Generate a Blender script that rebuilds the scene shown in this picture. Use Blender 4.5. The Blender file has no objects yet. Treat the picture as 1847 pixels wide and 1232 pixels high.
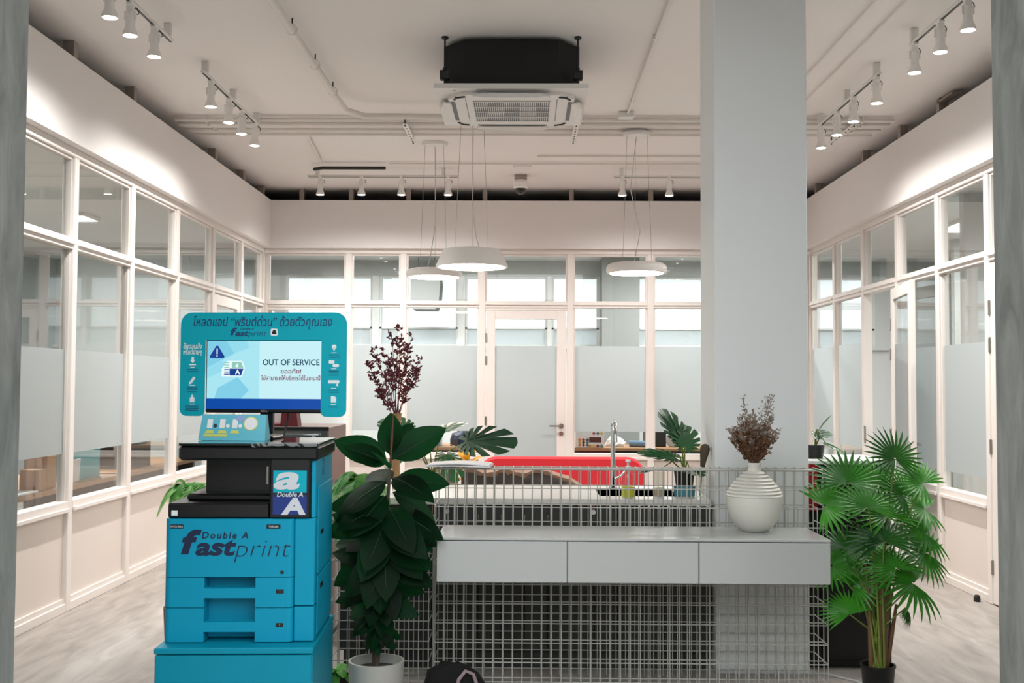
import bpy, math, random
from mathutils import Vector, Matrix
PI = math.pi
R = math.radians
scene = bpy.context.scene
col = scene.collection

# ------------------------------------------------------------------ camera
cam_d = bpy.data.cameras.new('camera'); cam = bpy.data.objects.new('camera', cam_d); col.objects.link(cam)
cam_d.sensor_width = 36.0; cam_d.lens = 37.87; cam_d.clip_start = 0.05; cam_d.clip_end = 200
cam.matrix_world = (Matrix.Translation((0, 0, 1.45)) @ Matrix.Rotation(0.0128, 4, 'Z')
                    @ Matrix.Rotation(PI / 2 + 0.0401, 4, 'X') @ Matrix.Rotation(0.0049, 4, 'Z'))
scene.camera = cam
# ------------------------------------------------------------------ world, exposure
world = bpy.data.worlds.new('sky'); scene.world = world; world.use_nodes = True
bg = world.node_tree.nodes['Background']
bg.inputs['Color'].default_value = (0.95, 0.985, 1.0, 1); bg.inputs['Strength'].default_value = 2.7
scene.view_settings.view_transform = 'Standard'; scene.view_settings.look = 'None'
scene.view_settings.gamma = 1.0; scene.view_settings.exposure = 0.48
scene.view_settings.use_curve_mapping = False
scene.cycles.transparent_max_bounces = 24
scene.cycles.max_bounces = 10
scene.cycles.diffuse_bounces = 4
scene.cycles.adaptive_threshold = 0.03
scene.cycles.sample_clamp_indirect = 6.0
scene.cycles.caustics_reflective = False; scene.cycles.caustics_refractive = False
SPOT_W = 55.0        # track lamps
PEND_E = 22.0         # pendant diffusers
OFFICE_W = 75.0      # office ceiling lamps
WARM = (1.0, 0.87, 0.76); NEUT = (1.0, 0.96, 0.92)

# ------------------------------------------------------------------ materials
def hexc(h):
    def l(c):
        c /= 255.0
        return c / 12.92 if c <= 0.04045 else ((c + 0.055) / 1.055) ** 2.4
    h = h.lstrip('#')
    return tuple(l(int(h[i:i + 2], 16)) for i in (0, 2, 4)) + (1.0,)

def mat(name, color, rough=0.5, metal=0.0, noise=0.0, scale=8.0, bump=0.0, spec=0.5, emit=None, strength=0.0, coat=0.0, stretch=None):
    m = bpy.data.materials.new(name); m.use_nodes = True
    nt = m.node_tree; b = nt.nodes['Principled BSDF']
    c = hexc(color) if isinstance(color, str) else tuple(color) + ((1.0,) if len(color) == 3 else ())
    b.inputs['Base Color'].default_value = c; b.inputs['Roughness'].default_value = rough
    b.inputs['Metallic'].default_value = metal; b.inputs['Specular IOR Level'].default_value = spec
    b.inputs['Coat Weight'].default_value = coat
    if emit is not None:
        b.inputs['Emission Color'].default_value = hexc(emit) if isinstance(emit, str) else tuple(emit) + (1.0,)
        b.inputs['Emission Strength'].default_value = strength
    if noise > 0 or bump > 0:
        tc = nt.nodes.new('ShaderNodeTexCoord'); n = nt.nodes.new('ShaderNodeTexNoise')
        n.inputs['Scale'].default_value = scale; n.inputs['Detail'].default_value = 5.0
        src = tc.outputs['Object']
        if stretch:
            mp = nt.nodes.new('ShaderNodeMapping'); mp.inputs['Scale'].default_value = stretch
            nt.links.new(src, mp.inputs['Vector']); src = mp.outputs['Vector']
        nt.links.new(src, n.inputs['Vector'])
        if noise > 0:
            mx = nt.nodes.new('ShaderNodeMix'); mx.data_type = 'RGBA'
            mx.inputs['A'].default_value = tuple(max(0, v * (1 - noise)) for v in c[:3]) + (1,)
            mx.inputs['B'].default_value = tuple(min(1, v * (1 + noise)) for v in c[:3]) + (1,)
            nt.links.new(n.outputs['Fac'], mx.inputs['Factor']); nt.links.new(mx.outputs['Result'], b.inputs['Base Color'])
        if bump > 0:
            bp = nt.nodes.new('ShaderNodeBump'); bp.inputs['Strength'].default_value = bump; bp.inputs['Distance'].default_value = 0.01
            nt.links.new(n.outputs['Fac'], bp.inputs['Height']); nt.links.new(bp.outputs['Normal'], b.inputs['Normal'])
    return m

def glass_mat(name, tint=(0.965, 0.975, 0.97), base=0.035, gain=0.9):
    m = bpy.data.materials.new(name); m.use_nodes = True; nt = m.node_tree; nt.nodes.clear()
    o = nt.nodes.new('ShaderNodeOutputMaterial'); t = nt.nodes.new('ShaderNodeBsdfTransparent'); g = nt.nodes.new('ShaderNodeBsdfGlossy')
    t.inputs['Color'].default_value = tint + (1,); g.inputs['Roughness'].default_value = 0.0
    lw = nt.nodes.new('ShaderNodeLayerWeight'); lw.inputs['Blend'].default_value = 0.5
    p = nt.nodes.new('ShaderNodeMath'); p.operation = 'POWER'; p.inputs[1].default_value = 4.0
    ma = nt.nodes.new('ShaderNodeMath'); ma.operation = 'MULTIPLY_ADD'; ma.inputs[1].default_value = gain; ma.inputs[2].default_value = base
    mx = nt.nodes.new('ShaderNodeMixShader')
    nt.links.new(lw.outputs['Facing'], p.inputs[0]); nt.links.new(p.outputs[0], ma.inputs[0]); nt.links.new(ma.outputs[0], mx.inputs['Fac'])
    nt.links.new(t.outputs[0], mx.inputs[1]); nt.links.new(g.outputs[0], mx.inputs[2]); nt.links.new(mx.outputs[0], o.inputs['Surface'])
    return m

def film_mat(name, clear=0.10):
    m = bpy.data.materials.new(name); m.use_nodes = True; nt = m.node_tree; nt.nodes.clear()
    o = nt.nodes.new('ShaderNodeOutputMaterial'); d = nt.nodes.new('ShaderNodeBsdfDiffuse'); t = nt.nodes.new('ShaderNodeBsdfTranslucent')
    tr = nt.nodes.new('ShaderNodeBsdfTransparent'); n = nt.nodes.new('ShaderNodeTexNoise'); n.inputs['Scale'].default_value = 400
    d.inputs['Color'].default_value = (0.60, 0.63, 0.635, 1); t.inputs['Color'].default_value = (0.73, 0.765, 0.775, 1)
    a = nt.nodes.new('ShaderNodeMixShader'); b = nt.nodes.new('ShaderNodeMixShader')
    a.inputs['Fac'].default_value = 0.62; b.inputs['Fac'].default_value = clear
    bp = nt.nodes.new('ShaderNodeBump'); bp.inputs['Strength'].default_value = 0.05
    nt.links.new(n.outputs['Fac'], bp.inputs['Height']); nt.links.new(bp.outputs['Normal'], d.inputs['Normal'])
    nt.links.new(d.outputs[0], a.inputs[1]); nt.links.new(t.outputs[0], a.inputs[2])
    nt.links.new(a.outputs[0], b.inputs[1]); nt.links.new(tr.outputs[0], b.inputs[2]); nt.links.new(b.outputs[0], o.inputs['Surface'])
    return m

def leaf_mat(name, c1, c2, rough=0.35, trans=0.25, scale=3.0, tcol=None):
    m = bpy.data.materials.new(name); m.use_nodes = True; nt = m.node_tree; b = nt.nodes['Principled BSDF']
    o = [x for x in nt.nodes if x.type == 'OUTPUT_MATERIAL'][0]
    oi = nt.nodes.new('ShaderNodeObjectInfo'); tc = nt.nodes.new('ShaderNodeTexCoord'); n = nt.nodes.new('ShaderNodeTexNoise'); n.inputs['Scale'].default_value = scale
    ad = nt.nodes.new('ShaderNodeMath'); ad.operation = 'ADD'; ad.use_clamp = True
    sb = nt.nodes.new('ShaderNodeMath'); sb.operation = 'MULTIPLY_ADD'; sb.inputs[1].default_value = 0.8; sb.inputs[2].default_value = -0.4
    mx = nt.nodes.new('ShaderNodeMix'); mx.data_type = 'RGBA'; mx.inputs['A'].default_value = hexc(c1); mx.inputs['B'].default_value = hexc(c2)
    nt.links.new(tc.outputs['Object'], n.inputs['Vector']); nt.links.new(oi.outputs['Random'], sb.inputs[0]); nt.links.new(sb.outputs[0], ad.inputs[0])
    nt.links.new(n.outputs['Fac'], ad.inputs[1]); nt.links.new(ad.outputs[0], mx.inputs['Factor']); nt.links.new(mx.outputs['Result'], b.inputs['Base Color'])
    b.inputs['Roughness'].default_value = rough
    t = nt.nodes.new('ShaderNodeBsdfTranslucent'); ms = nt.nodes.new('ShaderNodeMixShader'); ms.inputs['Fac'].default_value = trans
    if tcol: t.inputs['Color'].default_value = hexc(tcol)
    else: nt.links.new(mx.outputs['Result'], t.inputs['Color'])
    nt.links.new(b.outputs[0], ms.inputs[1]); nt.links.new(t.outputs[0], ms.inputs[2])
    nt.links.new(ms.outputs[0], o.inputs['Surface'])
    return m

def floor_mat():
    m = bpy.data.materials.new('vinyl_floor'); m.use_nodes = True; nt = m.node_tree; b = nt.nodes['Principled BSDF']
    tc = nt.nodes.new('ShaderNodeTexCoord'); mp = nt.nodes.new('ShaderNodeMapping'); mp.inputs['Scale'].default_value = (5.0, 1.0, 1)
    mp.inputs['Rotation'].default_value = (0, 0, R(-14))
    n = nt.nodes.new('ShaderNodeTexNoise'); n.inputs['Scale'].default_value = 2.6; n.inputs['Detail'].default_value = 8; n.inputs['Distortion'].default_value = 0.7
    cr = nt.nodes.new('ShaderNodeValToRGB'); cr.color_ramp.elements[0].position = 0.28; cr.color_ramp.elements[1].position = 0.68
    cr.color_ramp.elements[0].color = hexc('#8f8984'); cr.color_ramp.elements[1].color = hexc('#aea7a1')
    nt.links.new(tc.outputs['Object'], mp.inputs['Vector']); nt.links.new(mp.outputs[0], n.inputs['Vector']); nt.links.new(n.outputs['Fac'], cr.inputs[0])
    nt.links.new(cr.outputs[0], b.inputs['Base Color']); b.inputs['Roughness'].default_value = 0.55
    return m

def concrete_mat():
    m = bpy.data.materials.new('bare_concrete'); m.use_nodes = True; nt = m.node_tree; b = nt.nodes['Principled BSDF']
    tc = nt.nodes.new('ShaderNodeTexCoord'); mp = nt.nodes.new('ShaderNodeMapping'); mp.inputs['Scale'].default_value = (3.0, 3.0, 0.9)
    n = nt.nodes.new('ShaderNodeTexNoise'); n.inputs['Scale'].default_value = 3.2; n.inputs['Detail'].default_value = 9; n.inputs['Distortion'].default_value = 0.8; n.inputs['Roughness'].default_value = 0.62
    cr = nt.nodes.new('ShaderNodeValToRGB'); cr.color_ramp.elements[0].position = 0.3; cr.color_ramp.elements[1].position = 0.72
    cr.color_ramp.elements[0].color = hexc('#585b58'); cr.color_ramp.elements[1].color = hexc('#848681')
    nt.links.new(tc.outputs['Object'], mp.inputs['Vector']); nt.links.new(mp.outputs[0], n.inputs['Vector']); nt.links.new(n.outputs['Fac'], cr.inputs[0])
    nt.links.new(cr.outputs[0], b.inputs['Base Color']); b.inputs['Roughness'].default_value = 0.75
    bp = nt.nodes.new('ShaderNodeBump'); bp.inputs['Strength'].default_value = 0.25; bp.inputs['Distance'].default_value = 0.02
    nt.links.new(n.outputs['Fac'], bp.inputs['Height']); nt.links.new(bp.outputs[0], b.inputs['Normal'])
    return m

M = {}
M['wall'] = mat('painted_wall', '#edeae8', 0.7, noise=0.015, scale=2.0)
M['ceil'] = mat('painted_ceiling', '#ebe8e5', 0.85, noise=0.03, scale=1.2)
M['frame'] = mat('white_frame_paint', '#e8e2dd', 0.45, noise=0.01)
M['wains'] = mat('cream_panel', '#ded5ce', 0.6, noise=0.015, scale=1.5)
M['colm'] = mat('white_plaster', '#ebeeee', 0.7, noise=0.02, scale=1.5)
M['floor'] = floor_mat(); M['conc'] = concrete_mat()
M['glass'] = glass_mat('window_glass'); M['film'] = film_mat('frosted_film'); M['blind'] = film_mat('blind_fabric', 0.45)
M['grey_wall'] = mat('grey_wall', '#b4b9b7', 0.75, noise=0.03, scale=1.0)
M['grey_dark'] = mat('mid_grey_paint', '#8a8e8c', 0.75, noise=0.03, scale=1.0)
M['office_white'] = mat('office_white', '#dadddb', 0.75, noise=0.02)
M['void_shade'] = mat('plenum_shade', '#15181a', 0.9, noise=0.1)  # shade of the plenum put into the colour
M['stud'] = mat('galvanised_stud', '#a59a92', 0.5, 0.4, noise=0.08)
M['white_metal'] = mat('white_powder_coat', '#e2e0dc', 0.4, noise=0.01)
M['lampwhite'] = mat('white_lamp_housing', '#f3f0ec', 0.35, noise=0.01)
M['lampface'] = mat('lamp_face', '#ffffff', 0.5, emit=(1, .97, .93), strength=14.0)
M['pend'] = mat('pendant_diffuser', '#ffffff', 0.5, emit=WARM, strength=PEND_E)
M['office_lamp'] = mat('office_lamp', '#ffffff', 0.5, emit=(.95, 1, 1), strength=3.0)
M['black'] = mat('black_plastic', '#0b0c0c', 0.35, noise=0.1)
M['black_foam'] = mat('black_foam', '#0d0e0d', 0.75, noise=0.2, scale=20)
M['wire'] = mat('wire_white', '#b3b2ab', 0.4, noise=0.02)
M['steel'] = mat('brushed_steel', '#9a9994', 0.28, 1.0, noise=0.05)
M['chrome'] = mat('chrome', '#c8cccc', 0.08, 1.0)
M['dark_metal'] = mat('dark_metal', '#3b3b3a', 0.4, 0.8, noise=0.1)
M['pipe'] = mat('painted_pipe', '#e4dfda', 0.5, noise=0.02)
M['teal'] = mat('turquoise_vinyl', '#008fb0', 0.5, spec=0.25, noise=0.02)
M['teal_cab'] = mat('turquoise_steel', '#0086a0', 0.45, spec=0.25, noise=0.02)
M['teal_sign'] = mat('turquoise_board', '#08a2b4', 0.6, spec=0.2, noise=0.01)
M['navy'] = mat('navy_print', '#071a3d', 0.5); M['ink'] = mat('dark_blue_print', '#123a66', 0.6)
M['whiteprint'] = mat('white_print', '#dfe6e8', 0.5)
M['glossblack'] = mat('gloss_black', '#060707', 0.12, coat=0.4)
M['lid'] = mat('glossy_lid_film', '#10201f', 0.05, coat=0.6)
M['shelf'] = mat('white_lacquer', '#afb1af', 0.22, noise=0.01, coat=0.3)
M['vase'] = mat('white_ceramic', '#cfcdc4', 0.45, noise=0.03, scale=20)
M['pot'] = mat('light_concrete_pot', '#a3a29a', 0.6, noise=0.06, scale=12)
M['soil'] = mat('dark_soil', '#15110d', 0.95, noise=0.3, scale=40, bump=0.5)
M['blackpot'] = mat('black_nursery_pot', '#0c0d0c', 0.45, noise=0.1)
M['rubber'] = leaf_mat('rubber_leaf', '#030805', '#08220f', 0.40, 0.26, tcol='#2c8f4c')
M['rubber'].node_tree.nodes['Principled BSDF'].inputs['Specular IOR Level'].default_value = 0.06
M['rubber_rib'] = mat('rubber_leaf_rib', '#182c1c', 0.5, noise=0.1)
M['sheath'] = mat('brown_sheath', '#5b3a25', 0.5, noise=0.2, scale=20)
M['stem'] = mat('plant_stem', '#4c4034', 0.7, noise=0.2, scale=30)
M['palm'] = leaf_mat('palm_leaf', '#07400f', '#4fae2c', 0.4, 0.3)
M['palmstalk'] = mat('palm_stalk', '#6a7a2c', 0.5, noise=0.25, scale=15)
M['palmtrunk'] = mat('palm_trunk', '#6e4f36', 0.7, noise=0.4, scale=14, stretch=(1, 1, .2))
M['fern'] = leaf_mat('fern_leaf', '#3f9a35', '#8ed06a', 0.5, 0.3)
M['monstera'] = leaf_mat('monstera_leaf', '#123c22', '#2f6a3a', 0.35, 0.15)
M['croton'] = leaf_mat('croton_leaf', '#c58a1c', '#e3c24a', 0.4, 0.25)
M['dried_red'] = mat('dried_red_leaf', '#703339', 0.8, noise=0.3, scale=30)
M['dried_brown'] = mat('dried_flower', '#7a5a42', 0.85, noise=0.35, scale=40)
M['lilac'] = mat('dried_lilac_flower', '#8f8378', 0.85, noise=0.2, scale=40)
M['tan'] = mat('tan_ceramic', '#98764f', 0.5, noise=0.1)
M['red'] = mat('red_velvet', '#c92530', 0.85, noise=0.12, scale=5)
M['darkred'] = mat('dark_red_card', '#6d2027', 0.6, noise=0.05)
M['brownfab'] = mat('brown_leatherette', '#3a2a22', 0.45, noise=0.3, scale=6, bump=0.3)
M['brownlite'] = mat('light_brown_lining', '#96745c', 0.6, noise=0.2, scale=9)
M['beige'] = mat('beige_weave', '#c3ad92', 0.8, noise=0.12, scale=25)
M['worktop'] = mat('white_worktop', '#e4e0da', 0.3, noise=0.01)
M['slatgrey'] = mat('grey_wood_board', '#383835', 0.6, noise=0.15, scale=5, stretch=(6, 6, .5))
M['wood'] = mat('light_wood', '#a87f58', 0.5, noise=0.15, scale=6, stretch=(1, 6, 6))
M['card'] = mat('brown_cardboard', '#a67c50', 0.8, noise=0.06)
M['paper'] = mat('white_paper', '#e6e6e6', 0.7, noise=0.01)
M['bluebin'] = mat('blue_plastic', '#6f8fae', 0.35, noise=0.04)
M['teal_box'] = mat('teal_plastic_box', '#2e8f98', 0.4, noise=0.05)
M['amber'] = mat('yellow_soap', '#d7d62c', 0.15, coat=0.3)
M['clear'] = glass_mat('clear_plastic', (0.95, 0.96, 0.94), 0.06, 0.8)
M['brushbrown'] = mat('dark_olive_brush', '#4a3f30', 0.7, noise=0.1)
M['ovenside'] = mat('brown_grey_metal', '#8d7b74', 0.45, 0.2, noise=0.05)
M['plush'] = mat('black_cloth', '#060606', 0.95, noise=0.3, scale=30)
M['pinkgrey'] = mat('pinkish_strap', '#8d7b7d', 0.7, noise=0.1)
M['cable_w'] = mat('white_cable', '#cfcfca', 0.5); M['cable_b'] = mat('black_cable', '#0a0a0a', 0.5)
def scr(n, c, s=0.74): return mat(n, '#000000', 0.25, emit=c, strength=s)
M['scr_bg'] = scr('screen_light_blue', '#a6e2ee'); M['scr_bg2'] = scr('screen_pale_blue', '#c3ecf3'); M['scr_tri'] = scr('screen_facet_blue', '#7fcbe4')
M['scr_tri2'] = scr('screen_facet_cyan', '#92d8ea'); M['scr_bar'] = scr('screen_bar_blue', '#0548a4'); M['scr_navy'] = scr('screen_navy', '#123d8f')
M['scr_text'] = scr('screen_dark_text', '#1d4563'); M['scr_red'] = scr('screen_maroon_text', '#7a3550'); M['scr_white'] = scr('screen_white', '#e8f8fa'); M['scr_green'] = scr('screen_green', '#8fc7b4')

# ------------------------------------------------------------------ mesh helpers
class MB:
    def __init__(s): s.v = []; s.f = []
    def add(s, vs, fs):
        o = len(s.v); s.v += [tuple(v) for v in vs]; s.f += [tuple(i + o for i in f) for f in fs]; return s
    def box(s, x0, x1, y0, y1, z0, z1, mtx=None):
        vs = [(x, y, z) for z in (z0, z1) for y in (y0, y1) for x in (x0, x1)]
        if mtx: vs = [mtx @ Vector(v) for v in vs]
        return s.add(vs, [(0, 2, 3, 1), (4, 5, 7, 6), (0, 1, 5, 4), (2, 6, 7, 3), (0, 4, 6, 2), (1, 3, 7, 5)])
    def bbox(s, x0, x1, y0, y1, z0, z1, b=0.006):
        """box with all edges chamfered by b"""
        X, Y, Z = (x0, x1), (y0, y1), (z0, z1); vs = []; idx = {}
        for i in (0, 1):
            for j in (0, 1):
                for k in (0, 1):
                    sx, sy, sz = 1 - 2 * i, 1 - 2 * j, 1 - 2 * k
                    for a in range(3):
                        p = [X[i] + sx * b, Y[j] + sy * b, Z[k] + sz * b]; p[a] = (X[i], Y[j], Z[k])[a]
                        idx[i, j, k, a] = len(vs); vs.append(p)
        fs = []
        for k in (0, 1):
            q = [idx[0, 0, k, 2], idx[1, 0, k, 2], idx[1, 1, k, 2], idx[0, 1, k, 2]]; fs.append(q if k else q[::-1])
            q = [idx[0, k, 0, 1], idx[1, k, 0, 1], idx[1, k, 1, 1], idx[0, k, 1, 1]]; fs.append(q[::-1] if k else q)
            q = [idx[k, 0, 0, 0], idx[k, 1, 0, 0], idx[k, 1, 1, 0], idx[k, 0, 1, 0]]; fs.append(q if k else q[::-1])
        for i in (0, 1):
            for j in (0, 1):
                q = [idx[i, j, 0, 0], idx[i, j, 0, 1], idx[i, j, 1, 1], idx[i, j, 1, 0]]; fs.append(q if (i + j) % 2 == 0 else q[::-1])
                q = [idx[i, 0, j, 0], idx[i, 0, j, 2], idx[i, 1, j, 2], idx[i, 1, j, 0]]
                fs.append([idx[0, i, j, 1], idx[0, i, j, 2], idx[1, i, j, 2], idx[1, i, j, 1]] if (i + j) % 2 else [idx[0, i, j, 1], idx[1, i, j, 1], idx[1, i, j, 2], idx[0, i, j, 2]])
                fs.append([idx[i, 0, j, 0], idx[i, 1, j, 0], idx[i, 1, j, 2], idx[i, 0, j, 2]] if (i + j) % 2 else [idx[i, 0, j, 0], idx[i, 0, j, 2], idx[i, 1, j, 2], idx[i, 1, j, 0]])
                for k in (0, 1):
                    q = [idx[i, j, k, 0], idx[i, j, k, 1], idx[i, j, k, 2]]; fs.append(q if (i + j + k) % 2 else q[::-1])
        return s.add(vs, fs)
    def tube(s, pts, r, n=8, cap=True):
        pts = [Vector(p) for p in pts]; m = len(pts); rr = r if isinstance(r, (list, tuple)) else [r] * m
        vs = []; up = None
        for i, p in enumerate(pts):
            t = (pts[min(i + 1, m - 1)] - pts[max(i - 1, 0)]).normalized()
            if up is None: up = Vector((0, 0, 1)) if abs(t.z) < 0.9 else Vector((1, 0, 0))
            a = t.cross(up)
            if a.length < 1e-5: a = t.orthogonal()
            a.normalize(); b = t.cross(a).normalized(); up = a.cross(t).normalized()
            for k in range(n):
                w = 2 * PI * k / n; vs.append(p + (a * math.cos(w) + b * math.sin(w)) * rr[i])
        fs = [(i * n + k, i * n + (k + 1) % n, (i + 1) * n + (k + 1) % n, (i + 1) * n + k) for i in range(m - 1) for k in range(n)]
        if cap: fs += [tuple(range(n))[::-1], tuple((m - 1) * n + k for k in range(n))]
        return s.add(vs, fs)
    def lathe(s, prof, n=24, c=(0, 0, 0), cap0=True, cap1=True, mtx=None):
        vs = []
        for (r, z) in prof:
            for k in range(n):
                w = 2 * PI * k / n; vs.append(Vector((c[0] + r * math.cos(w), c[1] + r * math.sin(w), c[2] + z)))
        if mtx: vs = [mtx @ v for v in vs]
        m = len(prof)
        fs = [(i * n + k, i * n + (k + 1) % n, (i + 1) * n + (k + 1) % n, (i + 1) * n + k) for i in range(m - 1) for k in range(n)]
        if cap0: fs.append(tuple(range(n))[::-1])
        if cap1: fs.append(tuple((m - 1) * n + k for k in range(n)))
        return s.add(vs, fs)
    def prism(s, poly, y0, y1, axis='y'):
        """polygon of (a,b) points extruded; axis y: a=x b=z (counter clockwise seen from -y)"""
        n = len(poly)
        f = {'y': lambda a, b, c: (a, c, b), 'z': lambda a, b, c: (a, b, c), 'x': lambda a, b, c: (c, a, b)}[axis]
        vs = [f(a, b, y0) for a, b in poly] + [f(a, b, y1) for a, b in poly]
        if axis == 'y':
            fs = [tuple(range(n)), tuple(range(2 * n - 1, n - 1, -1))] + [(i, n + i, n + (i + 1) % n, (i + 1) % n) for i in range(n)]
        else:
            fs = [tuple(range(n))[::-1], tuple(range(n, 2 * n))] + [(i, (i + 1) % n, n + (i + 1) % n, n + i) for i in range(n)]
        return s.add(vs, fs)
    def mesh(s, name, smooth=False):
        me = bpy.data.meshes.new(name); me.from_pydata(s.v, [], s.f); me.update()
        if smooth:
            for p in me.polygons: p.use_smooth = True
        return me
    def build(s, name, m, parent=None, smooth=False, loc=None):
        me = s.mesh(name, smooth); me.materials.append(m)
        return put(name, me, parent, loc)

def put(name, me, parent=None, loc=None, mtx=None):
    o = bpy.data.objects.new(name, me); col.objects.link(o)
    if parent: o.parent = parent
    if mtx is not None: o.matrix_local = mtx
    elif loc: o.location = loc
    return o

def smooth_angle(o, a=40):
    me = o.data
    for p in me.polygons: p.use_smooth = True
    me.set_sharp_from_angle(angle=R(a))
    return o

def thing(name, label, cat, loc=(0, 0, 0), rz=0.0, group=None):
    o = bpy.data.objects.new(name, None); col.objects.link(o); o.empty_display_size = 0.05
    o.location = loc; o.rotation_euler = (0, 0, rz); return tag(o, label, cat, group)
def tag(o, label, cat, group=None):
    o['label'] = label; o['category'] = cat
    if group: o['group'] = group
    return o
def struct(o, label=None, cat=None):
    o['kind'] = 'structure'
    if label: o['label'] = label
    if cat: o['category'] = cat
    return o
def sempty(name, label, cat):
    o = bpy.data.objects.new(name, None); col.objects.link(o); o.empty_display_size = 0.05
    return struct(o, label, cat)

def rrect(x0, x1, z0, z1, r, n=5):
    pts = []
    for cx, cz, a0 in ((x1 - r, z0 + r, -90), (x1 - r, z1 - r, 0), (x0 + r, z1 - r, 90), (x0 + r, z0 + r, 180)):
        for k in range(n + 1):
            a = R(a0 + 90 * k / n); pts.append((cx + r * math.cos(a), cz + r * math.sin(a)))
    return pts

TEXTS = []
def text(name, body, size, loc, m, parent, shear=0.0, bold=0.0, align='CENTER', rot=None, xs=1.0, spacing=1.0, fit=None):
    """flat lettering facing -y in the parent's frame"""
    cu = bpy.data.curves.new(name, 'FONT'); cu.body = body; cu.size = size; cu.align_x = align; cu.align_y = 'CENTER'
    cu.shear = shear; cu.offset = bold * size; cu.extrude = 0.0006; cu.space_character = spacing; cu.resolution_u = 3
    o = bpy.data.objects.new(name + '_tmp', cu); col.objects.link(o)
    TEXTS.append((o, name, m, parent, Matrix.Translation(loc) @ (rot if rot else Matrix.Rotation(PI / 2, 4, 'X')) @ Matrix.Diagonal((xs, 1, 1, 1)), fit, loc, xs))
def finish_texts():
    dg = bpy.context.evaluated_depsgraph_get(); dg.update()
    for o, name, m, parent, mtx, fit, loc, xs in TEXTS:
        me = bpy.data.meshes.new_from_object(o.evaluated_get(dg)); me.materials.clear(); me.materials.append(m); me.name = name
        if fit:
            vx = [v.co.x for v in me.vertices]; k = (fit[1] - fit[0]) / (max(vx) - min(vx)); x0 = min(vx)
            for v in me.vertices: v.co.x = ((v.co.x - x0) * k + fit[0] - loc[0]) / xs
        put(name, me, parent, mtx=mtx)
    for o, *_ in TEXTS:
        cu = o.data; bpy.data.objects.remove(o); bpy.data.curves.remove(cu)

# ================================================================== SETTING
CZ = 3.62                      # slab height
struct(MB().box(-6.8, 6.8, -4, 15.3, -0.06, 0).build('floor', M['floor']), 'pale greyish wood-look vinyl floor', 'floor')
struct(MB().box(-60, 60, -60, 60, -0.30, -0.07).build('ground', mat('dark_ground_block', '#4a4a48', 0.9, noise=.1)), 'added unseen dark ground outside, cutting sky light from below', 'ground')  # added to stop the lower half of the sky lighting the scene
struct(MB().box(-40, 40, -7.4, -7, -0.1, 3.9).build('wall_light_block', mat('grey_light_block', '#77787a', .9, noise=.1, scale=.6)), 'added unseen grey wall behind the camera, cutting low sky light', 'wall')  # unseen blocker, added to keep near-horizon light off the lower front
struct(MB().box(-6.8, 6.8, 2.7, 15.3, CZ, CZ + 0.1).build('ceiling', M['ceil']), 'beige painted concrete slab ceiling', 'ceiling')
# concrete walls either side of the entrance opening
o = MB().bbox(-6.8, -1.505, 2.75, 3.2, 0, CZ, 0.008).build('wall_front_left', M['conc']); struct(o, 'bare concrete pier at the left picture edge', 'wall')
o = MB().bbox(1.385, 6.8, 2.75, 3.2, 0, CZ, 0.008).build('wall_front_right', M['conc']); struct(o, 'bare concrete pier at the right picture edge', 'wall')
# square column
o = MB().bbox(0.965, 1.437, 5.5, 5.95, 0, CZ, 0.004).build('column', M['colm']); struct(o, 'white square column behind the wire counter', 'column')

def partition(root, mp, s0, s1, posts, bays, film, film_span=None):
    """white glazed partition. mp maps (s,t,z); t>0 is the lobby side. bays: list of (s0,s1,kind)"""
    def bx(name, m, a0, a1, t0, t1, z0, z1, b=None, par=root):
        p, q = mp(a0, t0, z0), mp(a1, t1, z1)
        lo = [min(p[i], q[i]) for i in range(3)]; hi = [max(p[i], q[i]) for i in range(3)]
        mb = MB()
        if b: mb.bbox(lo[0], hi[0], lo[1], hi[1], lo[2], hi[2], b)
        else: mb.box(lo[0], hi[0], lo[1], hi[1], lo[2], hi[2])
        return mb.build(name, m, par)
    bx('bulkhead', M['wall'], s0, s1, -0.06, 0.10, 2.95, 3.48)
    bx('header_rail', M['frame'], s0, s1, -0.05, 0.035, 2.895, 2.95, 0.004)
    bx('header_bead', M['frame'], s0, s1, -0.02, 0.015, 2.875, 2.895, 0.003)
    segs = bays
    for a in posts: bx('post', M['frame'], a - 0.036, a + 0.036, -0.05, 0.03, 0, 2.90, 0.005)
    for (a, b, kind, ft, fb) in segs:
        a1, b1 = a + 0.036, b - 0.036
        bx('transom', M['frame'], a1, b1, -0.05, 0.03, 2.30, 2.375, 0.004)
        bx('transom_bead', M['frame'], a1, b1, -0.02, 0.045, 2.33, 2.345, 0.003)
        # upper pane with thin beads
        bx('pane', M['glass'], a1, b1, -0.012, -0.006, 2.375, 2.90)
        for (p, q) in ((a1, a1 + 0.016), (b1 - 0.016, b1)): bx('bead', M['frame'], p, q, -0.022, 0.012, 2.375, 2.895)
        if kind == 'door': continue
        bx('pane', M['glass'], a1, b1, -0.012, -0.006, 0.70, 2.30)
        for (p, q) in ((a1, a1 + 0.016), (b1 - 0.016, b1)): bx('bead', M['frame'], p, q, -0.022, 0.012, 0.70, 2.30)
        bx('frosted_film', M['film'], a1 + 0.017, b1 - 0.017, -0.0055, -0.0045, fb, ft)
        bx('sill_rail', M['frame'], a1, b1, -0.05, 0.03, 0.635, 0.70, 0.004)
        bx('sill_lip', M['frame'], a1, b1, 0.03, 0.045, 0.63, 0.655, 0.003)
        bx('wainscot_panel', M['wains'], a1, b1, -0.05, 0.002, 0.05, 0.635)
        bx('wainscot_bead', M['frame'], a1, b1, -0.0, 0.018, 0.055, 0.085)
        bx('skirting', M['frame'], a1, b1, -0.05, 0.028, 0, 0.055, 0.003)
    return bx

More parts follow.
